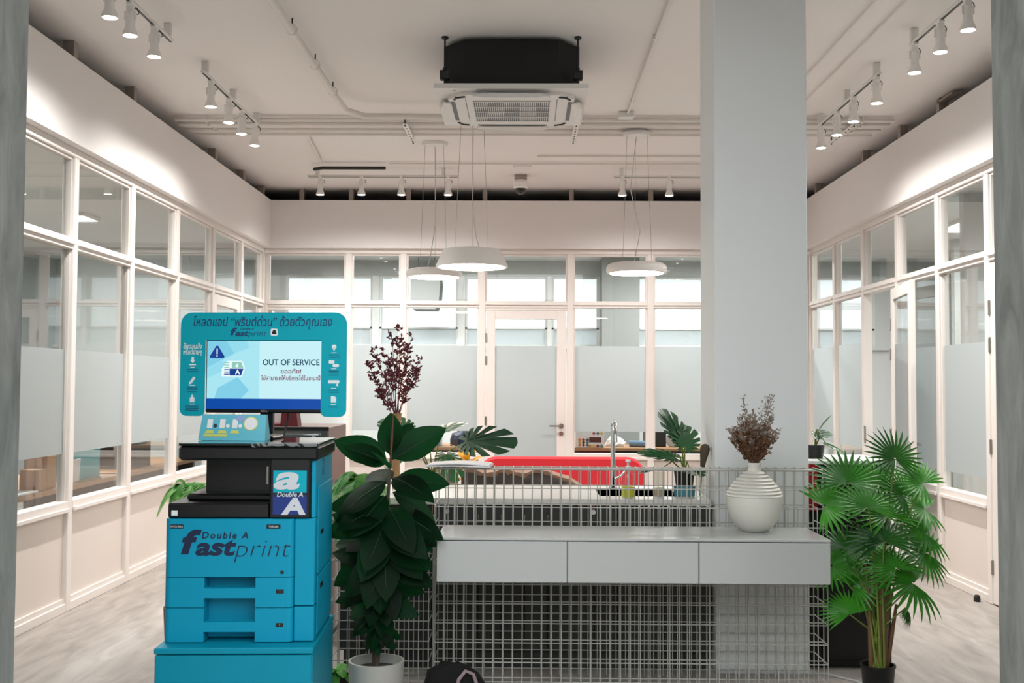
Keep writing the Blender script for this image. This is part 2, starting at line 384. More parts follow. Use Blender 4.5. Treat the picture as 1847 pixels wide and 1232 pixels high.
def door_leaf(root, w, h, fz0, fz1, handle_at, hinge_side=1, film=True, bot=0.12):
    """leaf in local frame: x from 0 (hinge) to w, thickness about y=0, z from .01"""
    st = 0.10
    MB().bbox(0, st, -0.02, 0.02, 0.01, h, 0.003).build('stile', M['frame'], root)
    MB().bbox(w - st, w, -0.02, 0.02, 0.01, h, 0.003).build('stile', M['frame'], root)
    MB().bbox(st, w - st, -0.02, 0.02, h - 0.095, h, 0.003).build('top_rail', M['frame'], root)
    MB().bbox(st, w - st, -0.02, 0.02, 0.01, bot, 0.003).build('bottom_rail', M['frame'], root)
    MB().box(st, w - st, -0.003, 0.003, bot, h - 0.095).build('pane', M['glass'], root)
    if film: MB().box(st + 0.002, w - st - 0.002, -0.0045, -0.0035, fz0, fz1).build('frosted_film', M['film'], root)
    for z in (0.25, 1.05, h - 0.3, h - 0.55): MB().bbox(-0.012, 0.012, -0.03, -0.008, z - 0.05, z + 0.05, 0.003).build('hinge', M['steel'], root)
    hx = w - 0.05
    hd = MB()
    for sgn in (-1, 1):
        hd.tube([(hx, 0, 1.0), (hx, sgn * 0.035, 1.0)], 0.026, 14); hd.tube([(hx, sgn * 0.03, 1.0), (hx, sgn * 0.06, 1.0), (hx - 0.02, sgn * 0.065, 1.0), (hx - 0.13, sgn * 0.065, 1.0)], 0.009, 8)
        hd.tube([(hx, 0, 0.915), (hx, sgn * 0.03, 0.915)], 0.024, 14)
    hd.build('lever_handle', M['steel'], root)

# ---- left partition
WL, WR, WB = -2.925, 3.145, 11.92
wl = sempty('wall_left', 'white glazed partition along the left side', 'wall')
postL = [3.85, 4.86, 5.86, 6.86, 7.87, 8.90, 9.93, 10.93, 11.85]
bL = []
for a, b in zip([3.2] + postL[:-1], postL):
    bL.append((a, b, 'door' if abs(a - 9.93) < .01 else 'glass', 1.66, 0.998))
mpL = lambda s, t, z: (WL + t, s, z)
bxL = partition(wl, mpL, 3.2, WB - 0.1, postL, bL, True)
for y in (5.7, 6.75, 7.8, 9.87, 10.86, 11.7):
    MB().box(WL - 0.02, WL + 0.05, y - 0.03, y + 0.03, 3.48, CZ).build('stud', M['stud'], wl)
# ---- right partition
wr = sempty('wall_right', 'white glazed partition along the right side', 'wall')
postR = [4.6, 5.5, 6.42, 7.31, 8.19, 9.08, 10.0, 10.93, 11.85]
bR = []
for a, b in zip([3.2] + postR[:-1], postR):
    k = 'door' if abs(a - 9.08) < .01 or abs(a - 6.42) < .01 else 'glass'
    bR.append((a, b, k, 1.86 if a > 9 else 1.76, 0.875 if a > 9 else 0.822))
mpR = lambda s, t, z: (WR - t, s, z)
bxR = partition(wr, mpR, 3.2, WB - 0.1, postR, bR, True)
for y in (5.9, 6.85, 8.08, 8.92, 9.9, 11.5):
    MB().box(WR - 0.05, WR + 0.02, y - 0.03, y + 0.03, 3.48, CZ).build('stud', M['stud'], wr)
MB().box(WR - 0.05, WR + 0.02, 7.8, 8.08, 3.585, 3.60).build('stud_brace', M['stud'], wr)
# strike plate on the far door post
MB().box(WR - 0.034, WR - 0.029, 9.93, 9.965, 0.93, 1.09).build('strike_plate', M['steel'], wr)
# ---- back partition
wb = sempty('wall_back', 'white glazed partition across the back', 'wall')
postB = [-2.90, -1.97, -1.36, -0.484, 0.49, 1.377, 2.26, 3.11]
bB = [(a, b, 'door' if a in (-2.90, -0.484) else 'glass', 1.88, 0.937) for a, b in zip(postB[:-1], postB[1:])]
mpB = lambda s, t, z: (s, WB - t, z)
bxB = partition(wb, mpB, WL - 0.06, WR + 0.06, postB, bB, True)
for x in (-2.5, -1.95, -1.31, -0.46, 0.50, 1.38, 2.3):
    MB().box(x - 0.025, x + 0.025, WB - 0.04, WB + 0.03, 3.48, CZ).build('stud', M['stud'], wb)
for a, b in ((-2.864, -2.006), (-0.448, 0.454)): bxB('door_head', M['frame'], a, b, -0.05, 0.02, 2.272, 2.30)
# ---- doors
d1 = sempty('door_1', 'closed white door with frosted glass in the back partition', 'door'); d1.location = (-0.440, WB - 0.0, 0)
door_leaf(d1, 0.885, 2.268, 0.14, 1.88, 0.8)
d2 = sempty('door_2', 'white glass door folded open against the right partition', 'door'); d2.location = (WR - 0.055, 9.09, 0); d2.rotation_euler = (0, 0, R(-90 - 9))
door_leaf(d2, 0.84, 2.268, 0.14, 1.80, 0.75)
d3 = sempty('door_3', 'white door with steel hinges beside the right concrete pier', 'door'); d3.location = (WR - 0.005, 7.272, 0); d3.rotation_euler = (0, 0, R(-90))
door_leaf(d3, 0.815, 2.285, 0.14, 1.76, 0.7)
d4 = sempty('door_4', 'white door in the left partition behind the turquoise sign', 'door'); d4.location = (WL + 0.0, 10.89, 0); d4.rotation_euler = (0, 0, R(-90))
door_leaf(d4, 0.92, 2.285, 0.14, 1.66, 0.8)
d5 = sempty('door_5', 'white door standing open into the office at the back left corner', 'door'); d5.location = (-2.85, WB + 0.03, 0); d5.rotation_euler = (0, 0, R(97))
door_leaf(d5, 0.84, 2.265, 0.14, 1.86, 0.7)
# door stop on the floor
o = MB().lathe([(0.022, 0), (0.022, 0.03), (0.014, 0.045), (0.0, 0.047)], 12, cap1=False).build('door_stop', M['dark_metal'], loc=(3.06, 7.39, 0)); tag(o, 'small dark door stop on the floor beside the right partition', 'door stop')

# ---- offices around the lobby
OC = 3.18
o = MB().box(-6.6, WL - 0.055, 3.2, 15.1, OC, OC + 0.06).build('ceiling_office_left', M['office_white']); struct(o, 'white ceiling of the office on the left', 'ceiling')
o = MB().box(WR + 0.055, 6.6, 3.2, 15.1, OC, OC + 0.06).build('ceiling_office_right', M['office_white']); struct(o, 'white ceiling of the office on the right', 'ceiling')
o = MB().box(WL - 0.055, WR + 0.055, WB + 0.055, 15.1, OC, OC + 0.06).build('ceiling_office_back', M['office_white']); struct(o, 'white ceiling of the office at the back', 'ceiling')
for nm, a, b, c, d in (('left', -6.6, WL - .055, 3.2, 15.0), ('right', WR + .055, 6.6, 3.2, 15.0), ('back', WL - .055, WR + .055, WB + .055, 15.0)):
    struct(MB().box(a, b, c, d, OC + .062, OC + .08).build('trim_plenum_shade_' + nm, M['void_shade']), 'added dark sheet standing in for shade above the %s office ceiling' % nm, 'shade sheet')  # added sheets, coloured near black so the gap over the bulkheads looks unlit
o = MB().box(-6.8, -6.6, 3.2, 15.3, 0, CZ).build('wall_far_left', M['grey_wall']); struct(o, 'grey outer wall of the left office', 'wall')
o = MB().box(6.6, 6.8, 3.2, 15.3, 0, CZ).build('wall_far_right', M['grey_wall']); struct(o, 'grey outer wall of the right office', 'wall')
# back outer wall with window openings (z 2.2-2.965)
wf = sempty('wall_far_back', 'office outer wall with a row of bright windows', 'wall')
holes = [(-6.4, -5.7), (-3.37, -2.15), (-2.05, -0.95), (-0.85, 0.30), (0.36, 1.02), (1.56, 3.05), (3.15, 4.85)]
MB().box(-6.6, 6.6, 15.0, 15.2, 2.965, CZ).build('wall_panel', M['grey_wall'], wf)
MB().box(-6.6, 6.6, 15.0, 15.2, 0, 1.98).build('wall_panel', M['office_white'], wf)
xs = [-6.6] + [v for h in holes for v in h] + [6.6]
for a, b in zip(xs[::2], xs[1::2]): MB().box(a, b, 15.0, 15.2, 1.98, 2.965).build('wall_panel', M['office_white'], wf)
for a, b in holes:
    fr = MB()
    for (p, q, z0, z1) in ((a, b, 1.98, 2.01), (a, b, 2.935, 2.965), (a, a + .03, 2.01, 2.935), (b - .03, b, 2.01, 2.935), (a, b, 2.225, 2.25)): fr.box(p, q, 15.04, 15.10, z0, z1)
    wn = fr.build('window', M['office_white'], wf)
    MB().box(a + .03, b - .03, 15.065, 15.072, 2.01, 2.935).build('pane', M['glass'], wn)
    MB().box(a + .01, b - .01, 15.11, 15.115, 2.24, 2.95).build('roller_blind', M['blind'], wn)
    MB().box(a + .03, b - .03, 15.06, 15.064, 2.01, 2.225).build('frosted_film', M['film'], wn)
MB().box(-6.6, 6.6, 14.93, 15.0, 1.95, 1.985).build('window_sill', M['office_white'], wf)
o = MB().box(1.03, 1.535, 14.55, 15.0, 0, OC).build('column_office', M['grey_dark']); struct(o, 'grey column in front of the office windows', 'column')
o = MB().box(-5.6, -3.5, 13.2, 13.3, 0, OC).build('wall_office_left', M['grey_wall']); struct(o, 'grey dividing wall inside the left office', 'wall')
o = MB().box(5.0, 6.6, 12.6, 12.7, 0, OC).build('wall_office_right', M['grey_wall']); struct(o, 'grey dividing wall inside the right office', 'wall')
o = MB().box(3.9, 5.2, 9.6, 9.7, 0, OC).build('wall_office_right_inner', M['office_white']); struct(o, 'pale wall seen through the open door on the right', 'wall')

# ================================================================== CEILING FITTINGS
def copy_tree(o, parent=None):
    c = o.copy(); col.objects.link(c); c.parent = parent
    for ch in list(o.children): copy_tree(ch, c)
    return c

# ---- track rails
def track(name, label, axis, at, a, b, brackets, z=3.545):
    root = thing(name, label, 'track rail', group='ceiling light tracks')
    def bx(n, m, p0, p1, w, z0, z1):
        if axis == 'y': return MB().bbox(at - w, at + w, p0, p1, z0, z1, 0.003).build(n, m, root)
        return MB().bbox(p0, p1, at - w, at + w, z0, z1, 0.003).build(n, m, root)
    bx('rail', M['white_metal'], a, b, 0.017, z - 0.018, z)
    bx('conductor_slot', M['black'], a + 0.01, b - 0.01, 0.007, z - 0.0195, z - 0.0175)
    for p in brackets: bx('bracket', M['white_metal'], p - 0.018, p + 0.018, 0.022, z, CZ)
LX, RX, BY = -2.17, 2.345, 10.72
track('track_rail', 'white light track above the left partition, section nearest the camera', 'y', LX, 4.9, 6.47, [5.2, 6.4])
track('track_rail', 'white light track above the left partition, section towards the back', 'y', LX, 7.1, 8.65, [7.16, 7.85, 8.55])
track('track_rail', 'white light track above the right partition, section nearest the camera', 'y', RX, 4.9, 6.52, [5.2, 6.48])
track('track_rail', 'white light track above the right partition, section towards the back', 'y', RX, 7.12, 8.62, [7.18, 7.85, 8.55])
track('track_rail', 'white light track at the back wall, left of the dome camera', 'x', BY, -2.2, -0.68, [-2.1, -0.83])
track('track_rail', 'white light track at the back wall, right of the dome camera', 'x', BY, 0.87, 1.9, [0.95, 1.8])
# ---- track spotlights
def make_spot():
    root = thing('track_spotlight', 'x', 'spotlight')
    MB().bbox(-0.016, 0.016, -0.03, 0.03, 0.165, 0.2, 0.003).build('track_adapter', M['lampwhite'], root)
    MB().bbox(-0.020, 0.020, -0.016, 0.016, 0.125, 0.167, 0.003).build('swivel_block', M['lampwhite'], root)
    smooth_angle(MB().lathe([(0.0, 0.132), (0.024, 0.13), (0.026, 0.12), (0.026, 0.052), (0.029, 0.043), (0.040, 0.02), (0.043, 0.004), (0.043, 0.0), (0.037, 0.0), (0.037, 0.004)], 20, cap0=False, cap1=False).build('housing', M['lampwhite'], root), 35)
    smooth_angle(MB().lathe([(0.0, 0.001), (0.030, 0.0015), (0.0375, 0.005)], 18, cap0=False, cap1=False).build('lamp_face', M['lampface'], root), 60)
    MB().tube([(0.022, 0, 0.115), (0.04, 0.012, 0.125), (0.042, 0.012, 0.14), (0.03, 0.008, 0.155), (0.015, 0, 0.15)], 0.0028, 6).build('lead', M['dark_metal'], root)
    for s in (-1, 1): MB().bbox(-0.004 + s * 0.029, 0.004 + s * 0.029, -0.008, 0.008, 0.085, 0.135, 0.001).build('yoke_arm', M['lampwhite'], root)
    return root
spot0 = make_spot(); first = [True]
def lamp_light(loc, w, ang, blend=0.9, rot=None):
    l = bpy.data.lights.new('track_lamp_light', 'SPOT'); l.energy = w; l.spot_size = R(ang); l.spot_blend = blend; l.shadow_soft_size = 0.035; l.color = NEUT
    o = bpy.data.objects.new('track_lamp_light', l); col.objects.link(o); o.location = loc
    if rot: o.rotation_euler = rot
    return o
ordn = ['first', 'second', 'third', 'fourth', 'fifth', 'sixth', 'seventh']
def place_spot(x, y, label, group, tilt=(0, 0)):
    r = spot0 if first[0] else copy_tree(spot0); first[0] = False
    r.location = (x, y, 3.345); r['label'] = label; r['group'] = group
    lamp_light((x, y, 3.338), SPOT_W, 150, 1.0, (R(tilt[0]), R(tilt[1]), 0))
for i, y in enumerate([5.50, 5.79, 6.17, 7.30, 7.75, 8.10, 8.50]):
    place_spot(LX, y, 'white track spotlight above the left partition, %s from the camera' % ordn[i], 'spotlights on the left track', (0, 9))
for i, y in enumerate([5.69, 6.07, 6.475, 7.18, 7.69, 8.10, 8.54]):
    place_spot(RX, y, 'white track spotlight above the right partition, %s from the camera' % ordn[i], 'spotlights on the right track', (0, -9))
for i, x in enumerate([-2.07, -1.656, -1.254, -0.786]):
    place_spot(x, BY, 'small white spotlight on the back track left of the dome camera, %s from left' % ordn[i], 'spotlights on the back track', (10, 0))
for i, x in enumerate([0.959, 1.428]):
    place_spot(x, BY, 'small white spotlight on the back track, %s' % ('just right of the dome camera' if i == 0 else 'nearest the square column'), 'spotlights on the back track', (10, 0))

# ---- cassette air conditioner
ac = thing('ceiling_air_conditioner', 'ceiling cassette air conditioner with black body and white grille panel', 'air conditioner', (-0.098, 7.045, 3.275))
def octa(hw, c): return [(-hw + c, -hw), (hw - c, -hw), (hw, -hw + c), (hw, hw - c), (hw - c, hw), (-hw + c, hw), (-hw, hw - c), (-hw, -hw + c)]
b = MB().prism(octa(0.43, 0.14), 0.03, 0.315, 'z').build('body', M['black_foam'], ac)
pn = MB()
pn.prism([(-.478, -.478), (.478, -.478), (.478, .478), (-.478, .478)], 0.0, 0.03, 'z')
pn.prism(octa(0.40, 0.10), -0.022, 0.0, 'z'); pn.build('panel', M['white_metal'], ac)
for k in range(4):
    mt = Matrix.Rotation(k * PI / 2, 4, 'Z')
    sl = MB().box(-0.24, 0.24, -0.385, -0.36, -0.0235, -0.02, mt); sl.build('air_slot', M['black'], ac)
    fl = MB(); pr = [(-0.25, -0.43), (-0.17, -0.455), (0.17, -0.455), (0.25, -0.43), (0.22, -0.385), (-0.22, -0.385)]
    vs = [mt @ Vector((x, y, -0.032 - 0.02 * (y < -.44))) for x, y in pr] + [mt @ Vector((x, y, -0.024)) for x, y in pr]
    fl.add(vs, [tuple(range(6)), tuple(range(11, 5, -1))] + [(i, 6 + i, 6 + (i + 1) % 6, (i + 1) % 6) for i in range(6)]).build('louvre', M['white_metal'], ac)
    g = MB().tube([mt @ Vector(p) for p in ((-.36, -.30, -.021), (-.345, -.345, -.021), (-.29, -.37, -.021))], 0.010, 6); g.build('corner_gap', M['dark_metal'], ac)
MB().box(-0.245, 0.245, -0.255, 0.255, -0.0235, -0.021).build('grille_opening', M['black'], ac)
gr = MB()
for i in range(38): x = -0.245 + 0.49 * i / 37; gr.box(x - 0.0019, x + 0.0019, -0.255, 0.255, -0.0265, -0.0245)
for i in range(5): y = -0.255 + 0.51 * i / 4; gr.box(-0.247, 0.247, y - 0.004, y + 0.004, -0.028, -0.0245)
o = gr.build('grille', M['white_metal'], ac); o['kind'] = 'stuff'
for sx in (-1, 1): MB().box(sx * 0.29 - 0.002, sx * 0.29 + 0.002, -0.30, 0.26, -0.0235, -0.021).build('panel_joint', M['dark_metal'], ac)
MB().box(-.36, -.345, -.432, -.424, -.0012, 0.001).build('status_lamp', M['black'], ac)
for sx in (-1, 1):
    for sy in (-1, 1):
        x, y = sx * 0.415, sy * 0.40
        rod = MB().tube([(x, y, 0.05), (x, y, CZ - 3.275)], 0.006, 8); rod.tube([(x, y, CZ - 3.275 - 0.012), (x, y, CZ - 3.275)], 0.022, 12); rod.build('hanger_rod', M['dark_metal'], ac)
        br = MB().bbox(x - 0.03, x + 0.03, y - 0.025, y + 0.03, 0.075, 0.13, 0.003); br.tube([(x, y - 0.028, 0.125), (x, y - 0.028, 0.14)], 0.012, 8); br.build('hanger_bracket', M['black'], ac)

# ---- conduits
def conduit(label, pts, r, m='pipe', clips=(), name='conduit_pipe', group=None):
    root = thing(name, label, 'pipe', tuple(pts[0]), group=group); p0 = Vector(pts[0])
    smooth_angle(MB().tube([Vector(p) - p0 for p in pts], r, 10).build('pipe', M[m], root), 50)
    for c in clips:
        c = Vector(c) - p0
        MB().bbox(c.x - r * (.5 if abs(pts[-1][0] - pts[0][0]) > 1.0 else 1.3), c.x + r * (.5 if abs(pts[-1][0] - pts[0][0]) > 1.0 else 1.3), c.y - r * 1.3, c.y + r * 1.3, c.z - r * 1.25, CZ - p0.z, 0.002).build('clip', M['white_metal'], root)
    return root
for i, (y, r, z) in enumerate([(8.62, .016, 3.585), (8.72, .022, 3.575), (8.84, .014, 3.585), (8.94, .018, 3.58), (9.06, .012, 3.59), (9.16, .012, 3.59)]):
    conduit('painted conduit of the bundle crossing the ceiling wall to wall, %s from the camera' % ordn[i], [(-2.85, y, z), (2.95, y, z)], r, clips=[(-2.6, y, z), (2.7, y, z)], group='conduits crossing the ceiling')
for i, x in enumerate((-0.98, 0.40, 2.62)):
    root = thing('cable_bracket', ['slotted metal strap holding the conduit bundle left of the air conditioner', 'slotted metal strap holding the conduit bundle right of the air conditioner', 'slotted metal strap holding the conduit bundle near the right partition'][i], 'bracket', (x, 8.9, 3.545), group='conduit straps')
    MB().bbox(-0.022, 0.022, -0.335, 0.335, -0.008, 0.0, 0.002).build('strap', M['white_metal'], root)
    for s in (-1, 1): MB().tube([(0, s * 0.32, -0.02), (0, s * 0.32, 0.075)], 0.006, 6).build('rod', M['dark_metal'], root)
    sl = MB()
    for k in range(7): sl.box(-0.006, 0.006, -0.27 + k * 0.09 - 0.018, -0.27 + k * 0.09 + 0.018, -0.009, -0.0075)
    sl.build('slots', M['dark_metal'], root)['kind'] = 'stuff'
conduit('drain pipe bending from the left ceiling into the air conditioner', [(-1.40, 3.3, 3.55), (-1.395, 7.7, 3.54), (-1.37, 8.05, 3.52), (-1.25, 8.2, 3.51), (-0.60, 8.2, 3.505), (-0.45, 7.6, 3.49)], 0.024)
for i, y in enumerate((6.3, 7.0, 7.65)):
    root = thing('pipe_hanger', 'wire hook hanging the drain pipe left of the air conditioner, %s from the camera' % ordn[i], 'hook', (-1.395, y, 3.55), group='drain pipe hooks')
    MB().tube([(0, 0, 0.07), (0, 0, 0.035)], 0.005, 6).build('rod', M['dark_metal'], root)
    MB().tube([(0.03 * math.sin(a), 0, 0.0 + 0.032 * math.cos(a)) for a in [R(k * 20) for k in range(15)]], 0.004, 6).build('hook', M['white_metal'], root)
conduit('thin painted conduit running along the ceiling right of the air conditioner', [(0.79, 3.3, 3.6), (0.80, 8.45, 3.6)], 0.010, clips=[(0.79, 6.6, 3.6), (0.80, 8.1, 3.6)])
o = MB().bbox(-0.06, 0.06, -0.05, 0.05, 0, 0.05, 0.006).build('junction_box', M['white_metal'], loc=(0.79, 8.5, 3.57)); tag(o, 'small white junction box where the thin conduit meets the bundle', 'junction box')
conduit('thin cable line along the ceiling right of the column, inner one', [(1.955, 3.3, 3.606), (1.942, 8.6, 3.606)], 0.006)
conduit('thin cable line along the ceiling right of the column, outer one', [(2.13, 3.3, 3.606), (2.11, 8.6, 3.606)], 0.006)
conduit('painted conduit from the bundle towards the left back spotlights', [(-1.9, 9.2, 3.6), (-1.98, 10.2, 3.6), (-2.0, 10.36, 3.6)], 0.012)
conduit('dark cable conduit above the left back spotlights', [(-2.1, 10.55, 3.57), (-2.0, 10.46, 3.565), (-1.38, 10.46, 3.565)], 0.016, 'dark_metal')
conduit('thin conduit across the ceiling above the back spotlights', [(-1.35, 10.42, 3.6), (1.95, 10.42, 3.6)], 0.008)
conduit('thin conduit across the ceiling beside the smoke detector', [(0.1, 10.1, 3.606), (1.95, 10.1, 3.606)], 0.008)

# ---- smoke detector, dome camera
o = smooth_angle(MB().lathe([(0.0, -0.035), (0.05, -0.032), (0.085, -0.02), (0.092, 0.0)], 24, cap0=False).build('smoke_detector', M['white_metal'], loc=(-0.042, 10.6, CZ)), 40); tag(o, 'round white ceiling plate above the dome camera', 'detector')
dc = thing('dome_camera', 'white security dome camera at the back of the ceiling', 'camera', (-0.06, 11.1, CZ))
MB().bbox(-0.065, 0.065, -0.05, 0.05, -0.05, 0, 0.006).build('mount', M['stud'], dc)
smooth_angle(MB().lathe([(0.055, -0.06), (0.075, -0.075), (0.075, -0.125), (0.062, -0.14), (0.062, -0.05)], 24, cap0=False).build('housing', M['lampwhite'], dc), 40)
smooth_angle(MB().lathe([(0.0, -0.20), (0.03, -0.192), (0.05, -0.17), (0.057, -0.138)], 20, cap0=False).build('dome', M['glossblack'], dc), 60)

# ---- pendant lamps
def pendant(label, x, y, z, rb, rt, hgt, rnd, cords, ctop=CZ):
    root = thing('pendant_lamp', label, 'pendant lamp', (x, y, z), group='pendant lamps')
    if rnd:
        pf = [(rb * 0.90, 0.0), (rb * 0.97, 0.004), (rb, 0.02), (rb, hgt * 0.55), (rb * 0.96, hgt * 0.8), (rb * 0.86, hgt * 0.96), (rt, hgt), (0.0, hgt)]
    else:
        pf = [(rb * 0.94, 0.0), (rb, 0.0), (rb, 0.012), (rt, hgt - 0.006), (rt * 0.985, hgt), (0.0, hgt)]
    smooth_angle(MB().lathe(pf, 48, cap0=False, cap1=False).build('shade', M['lampwhite'], root), 40)
    smooth_angle(MB().lathe([(0.0, 0.004), (rb * 0.92, 0.004)], 40, cap0=False, cap1=False).build('diffuser', M['pend'], root), 40)
    top = ctop - z
    smooth_angle(MB().lathe([(0.0, top - 0.03), (0.11, top - 0.03), (0.115, top - 0.02), (0.115, top)], 24, cap0=False).build('canopy', M['white_metal'], root), 40)
    for k in range(3):
        a = R(90 + 120 * k); MB().tube([(0.35 * rb * 2 * .5 * math.cos(a) + 0.05 * math.cos(a), 0.12 * math.sin(a), hgt), (0.095 * math.cos(a), 0.095 * math.sin(a), top - 0.02)], 0.0016, 5).build('suspension_wire', M['steel'], root)
    MB().tube(cords(top, hgt), 0.004, 6).build('power_cord', M['cable_w'], root)
    return root
pendant('wide drum-shaped white pendant lamp in the middle', -0.420, 8.3, 2.355, 0.279, 0.225, 0.135, False, lambda t, h: [(0.0, 0, t - .02), (0.005, 0, 0.45), (0.03, 0, 0.25), (0.06, 0, h)])
pendant('round-edged white pendant lamp on the left, above the door', -0.825, 9.6, 2.405, 0.25, 0.14, 0.075, True, lambda t, h: [(0.0, 0, t - .02), (0.012, 0, 0.5), (-0.03, 0, 0.2), (-0.06, 0, h)])
pendant('round-edged white pendant lamp on the right, beside the column', 0.914, 8.9, 2.375, 0.25, 0.14, 0.085, True, lambda t, h: [(0.0, 0, t - .02), (-0.05, 0, 0.7), (0.03, 0, 0.35), (-0.02, 0, h)], 3.548)

# ---- office lamps (ceiling panels of the surrounding offices)
def office_lamp(label, x, y, w, d):
    root = thing('office_ceiling_lamp', label, 'ceiling lamp', (x, y, OC), group='office ceiling lamps')
    MB().bbox(-w / 2, w / 2, -d / 2, d / 2, -0.04, 0, 0.004).build('housing', M['white_metal'], root)
    MB().box(-w / 2 + .02, w / 2 - .02, -d / 2 + .02, d / 2 - .02, -0.043, -0.04).build('diffuser', M['office_lamp'], root)
    l = bpy.data.lights.new('office_lamp_light', 'AREA'); l.shape = 'RECTANGLE'; l.size = w; l.size_y = d; l.energy = OFFICE_W; l.color = (1, .99, .97)
    lo = bpy.data.objects.new('office_lamp_light', l); col.objects.link(lo); lo.location = (x, y, OC - 0.06)
office_lamp('strip lamp on the left office ceiling, nearest the camera', -4.9, 8.2, 0.25, 0.4)
office_lamp('strip lamp on the left office ceiling, behind the turquoise sign', -4.6, 11.0, 0.25, 0.4)
office_lamp('strip lamp on the right office ceiling, nearest the camera', 4.9, 6.6, 0.3, 1.2)
office_lamp('strip lamp on the right office ceiling, farther from the camera', 4.6, 11.2, 0.3, 1.2)
office_lamp('strip lamp on the back office ceiling, left of the grey column', -1.6, 13.3, 1.2, 0.3)
office_lamp('strip lamp on the back office ceiling, right of the grey column', 1.9, 13.3, 1.2, 0.3)

# ================================================================== COUNTER: wire grid, shelf, sink bench
WR_ = 0.0028
def wire_unit(label, x0, x1, levels, name='wire_grid_counter'):
    """levels: list of (y, ztop) planes from front to back"""
    root = thing(name, label, 'wire counter', (x0, levels[0][0], 0), group='wire grid counters')
    n = round((x1 - x0) / 0.0470); dx = (x1 - x0) / n; vm = {}; hm = {}
    y0 = levels[0][0]
    for (y, zt) in levels:
        if zt not in vm:
            vm[zt] = MB().tube([(0, 0, 0), (0, 0, zt)], WR_, 6).mesh('wire'); vm[zt].materials.append(M['wire'])
        for i in range(n + 1): put('wire', vm[zt], root, (i * dx, y - y0, 0))
        w = x1 - x0
        if 'h' not in hm:
            hm['h'] = MB().tube([(0, 0, 0), (w, 0, 0)], WR_, 6).mesh('wire'); hm['h'].materials.append(M['wire'])
        z = 0.03; zs = [z]
        while zt - z > 0.14: z += 0.0935; zs.append(z)
        k = (zt - 0.004 - 0.03) / (round((zt - 0.034) / 0.0935)); zs = [0.03 + k * i for i in range(round((zt - 0.034) / 0.0935) + 1)]
        for z in zs: put('wire', hm['h'], root, (0, y - y0 + 2 * WR_, z))
    # rim bars and cross wires over the top and at both ends
    for (ya, za), (yb, zb) in zip(levels[:-1], levels[1:]):
        zt = min(za, zb); d = yb - ya
        cm = MB().tube([(0, 0, 0), (0, d, 0)], WR_, 6).mesh('wire'); cm.materials.append(M['wire'])
        for i in range(n + 1): put('wire', cm, root, (i * dx, ya - y0, zt))
        for x in (0, x1 - x0):
            for j in range(int(zt / 0.0935)): put('wire', cm, root, (x, ya - y0, 0.03 + 0.0935 * j))
    rim = levels[-1]; fy = [y for y, z in levels if z == rim[1]][0]
    MB().tube([(0, fy - y0, rim[1]), (x1 - x0, fy - y0, rim[1])], 0.006, 8).build('rim_bar', M['wire'], root)
    return root
wire_unit('long white wire grid counter carrying the white drawer shelf', -0.435, 1.447, [(5.205, 0.866), (5.28, 1.040), (5.46, 1.040)])
wire_unit('low white wire grid stand between the printer and the rubber plant', -0.935, -0.46, [(5.205, 0.793), (5.44, 0.793)], 'wire_grid_stand')

sh = thing('drawer_shelf', 'white floating shelf with three drawer fronts mounted on the wire counter', 'shelf', (-0.391, 4.78, 0.58))
W = 1.735
MB().bbox(0.004, W - 0.004, 0.02, 0.415, 0.0, 0.182, 0.003).build('carcass', M['shelf'], sh)
MB().bbox(0, W, 0.0, 0.42, 0.1835, 0.195, 0.002).build('top_board', M['shelf'], sh)
for i in range(3):
    a = i * W / 3; MB().bbox(a + 0.002, a + W / 3 - 0.002, 0.0, 0.019, 0.0, 0.180, 0.002).build('drawer_front', M['shelf'], sh)

# sink bench behind the grid
sb = thing('sink_bench', 'white-topped sink bench with dark grey board front behind the wire counter', 'counter', (-0.95, 5.53, 0))
MB().bbox(0, 1.90, 0.0, 0.10, 0.835, 0.87, 0.003).build('worktop', M['worktop'], sb)
wt = MB().box(0, 1.34, 0.10, 0.74, 0.835, 0.87).box(1.76, 1.90, 0.10, 0.74, 0.835, 0.87).box(1.34, 1.76, 0.50, 0.74, 0.835, 0.87).box(1.34, 1.76, 0.10, 0.14, 0.835, 0.87)
wt.build('worktop', M['worktop'], sb)
bs = MB().box(1.34, 1.76, 0.14, 0.50, 0.70, 0.705).box(1.335, 1.34, 0.14, 0.50, 0.70, 0.868).box(1.76, 1.765, 0.14, 0.50, 0.70, 0.868).box(1.34, 1.76, 0.135, 0.14, 0.70, 0.868).box(1.34, 1.76, 0.5, 0.505, 0.70, 0.868)
bs.build('sink_basin', M['steel'], sb)
nb = 16
bm_ = MB().bbox(0, 1.90 / nb - 0.003, 0, 0.018, 0, 0.74, 0.002).mesh('board'); bm_.materials.append(M['slatgrey'])
for i in range(nb): put('board', bm_, sb, (i * 1.90 / nb, 0.03, 0.09))
MB().box(0.02, 1.88, 0.06, 0.72, 0.0, 0.70).build('carcass', M['slatgrey'], sb)
for i, x in enumerate((0.55, 1.30)): MB().tube([(x, 0.03, 0.80), (x, 0.012, 0.80)], 0.012, 10).build('cap', M['white_metal'], sb)
# faucet
fa = thing('sink_faucet', 'tall chrome faucet standing at the sink', 'faucet', (0.49, 5.82 + 0.23, 0.87))
MB().tube([(0, 0, 0), (0, 0, 0.01)], 0.026, 16).build('base', M['chrome'], fa)
smooth_angle(MB().tube([(0, 0, 0), (0, 0, 0.32), (0, -0.02, 0.355), (0, -0.06, 0.375), (0, -0.11, 0.365), (0, -0.14, 0.33), (0, -0.15, 0.27)], 0.013, 12).build('spout', M['chrome'], fa), 60)
MB().tube([(0.012, 0, 0.06), (0.045, 0, 0.075), (0.075, 0, 0.11)], 0.006, 8).build('lever', M['chrome'], fa)
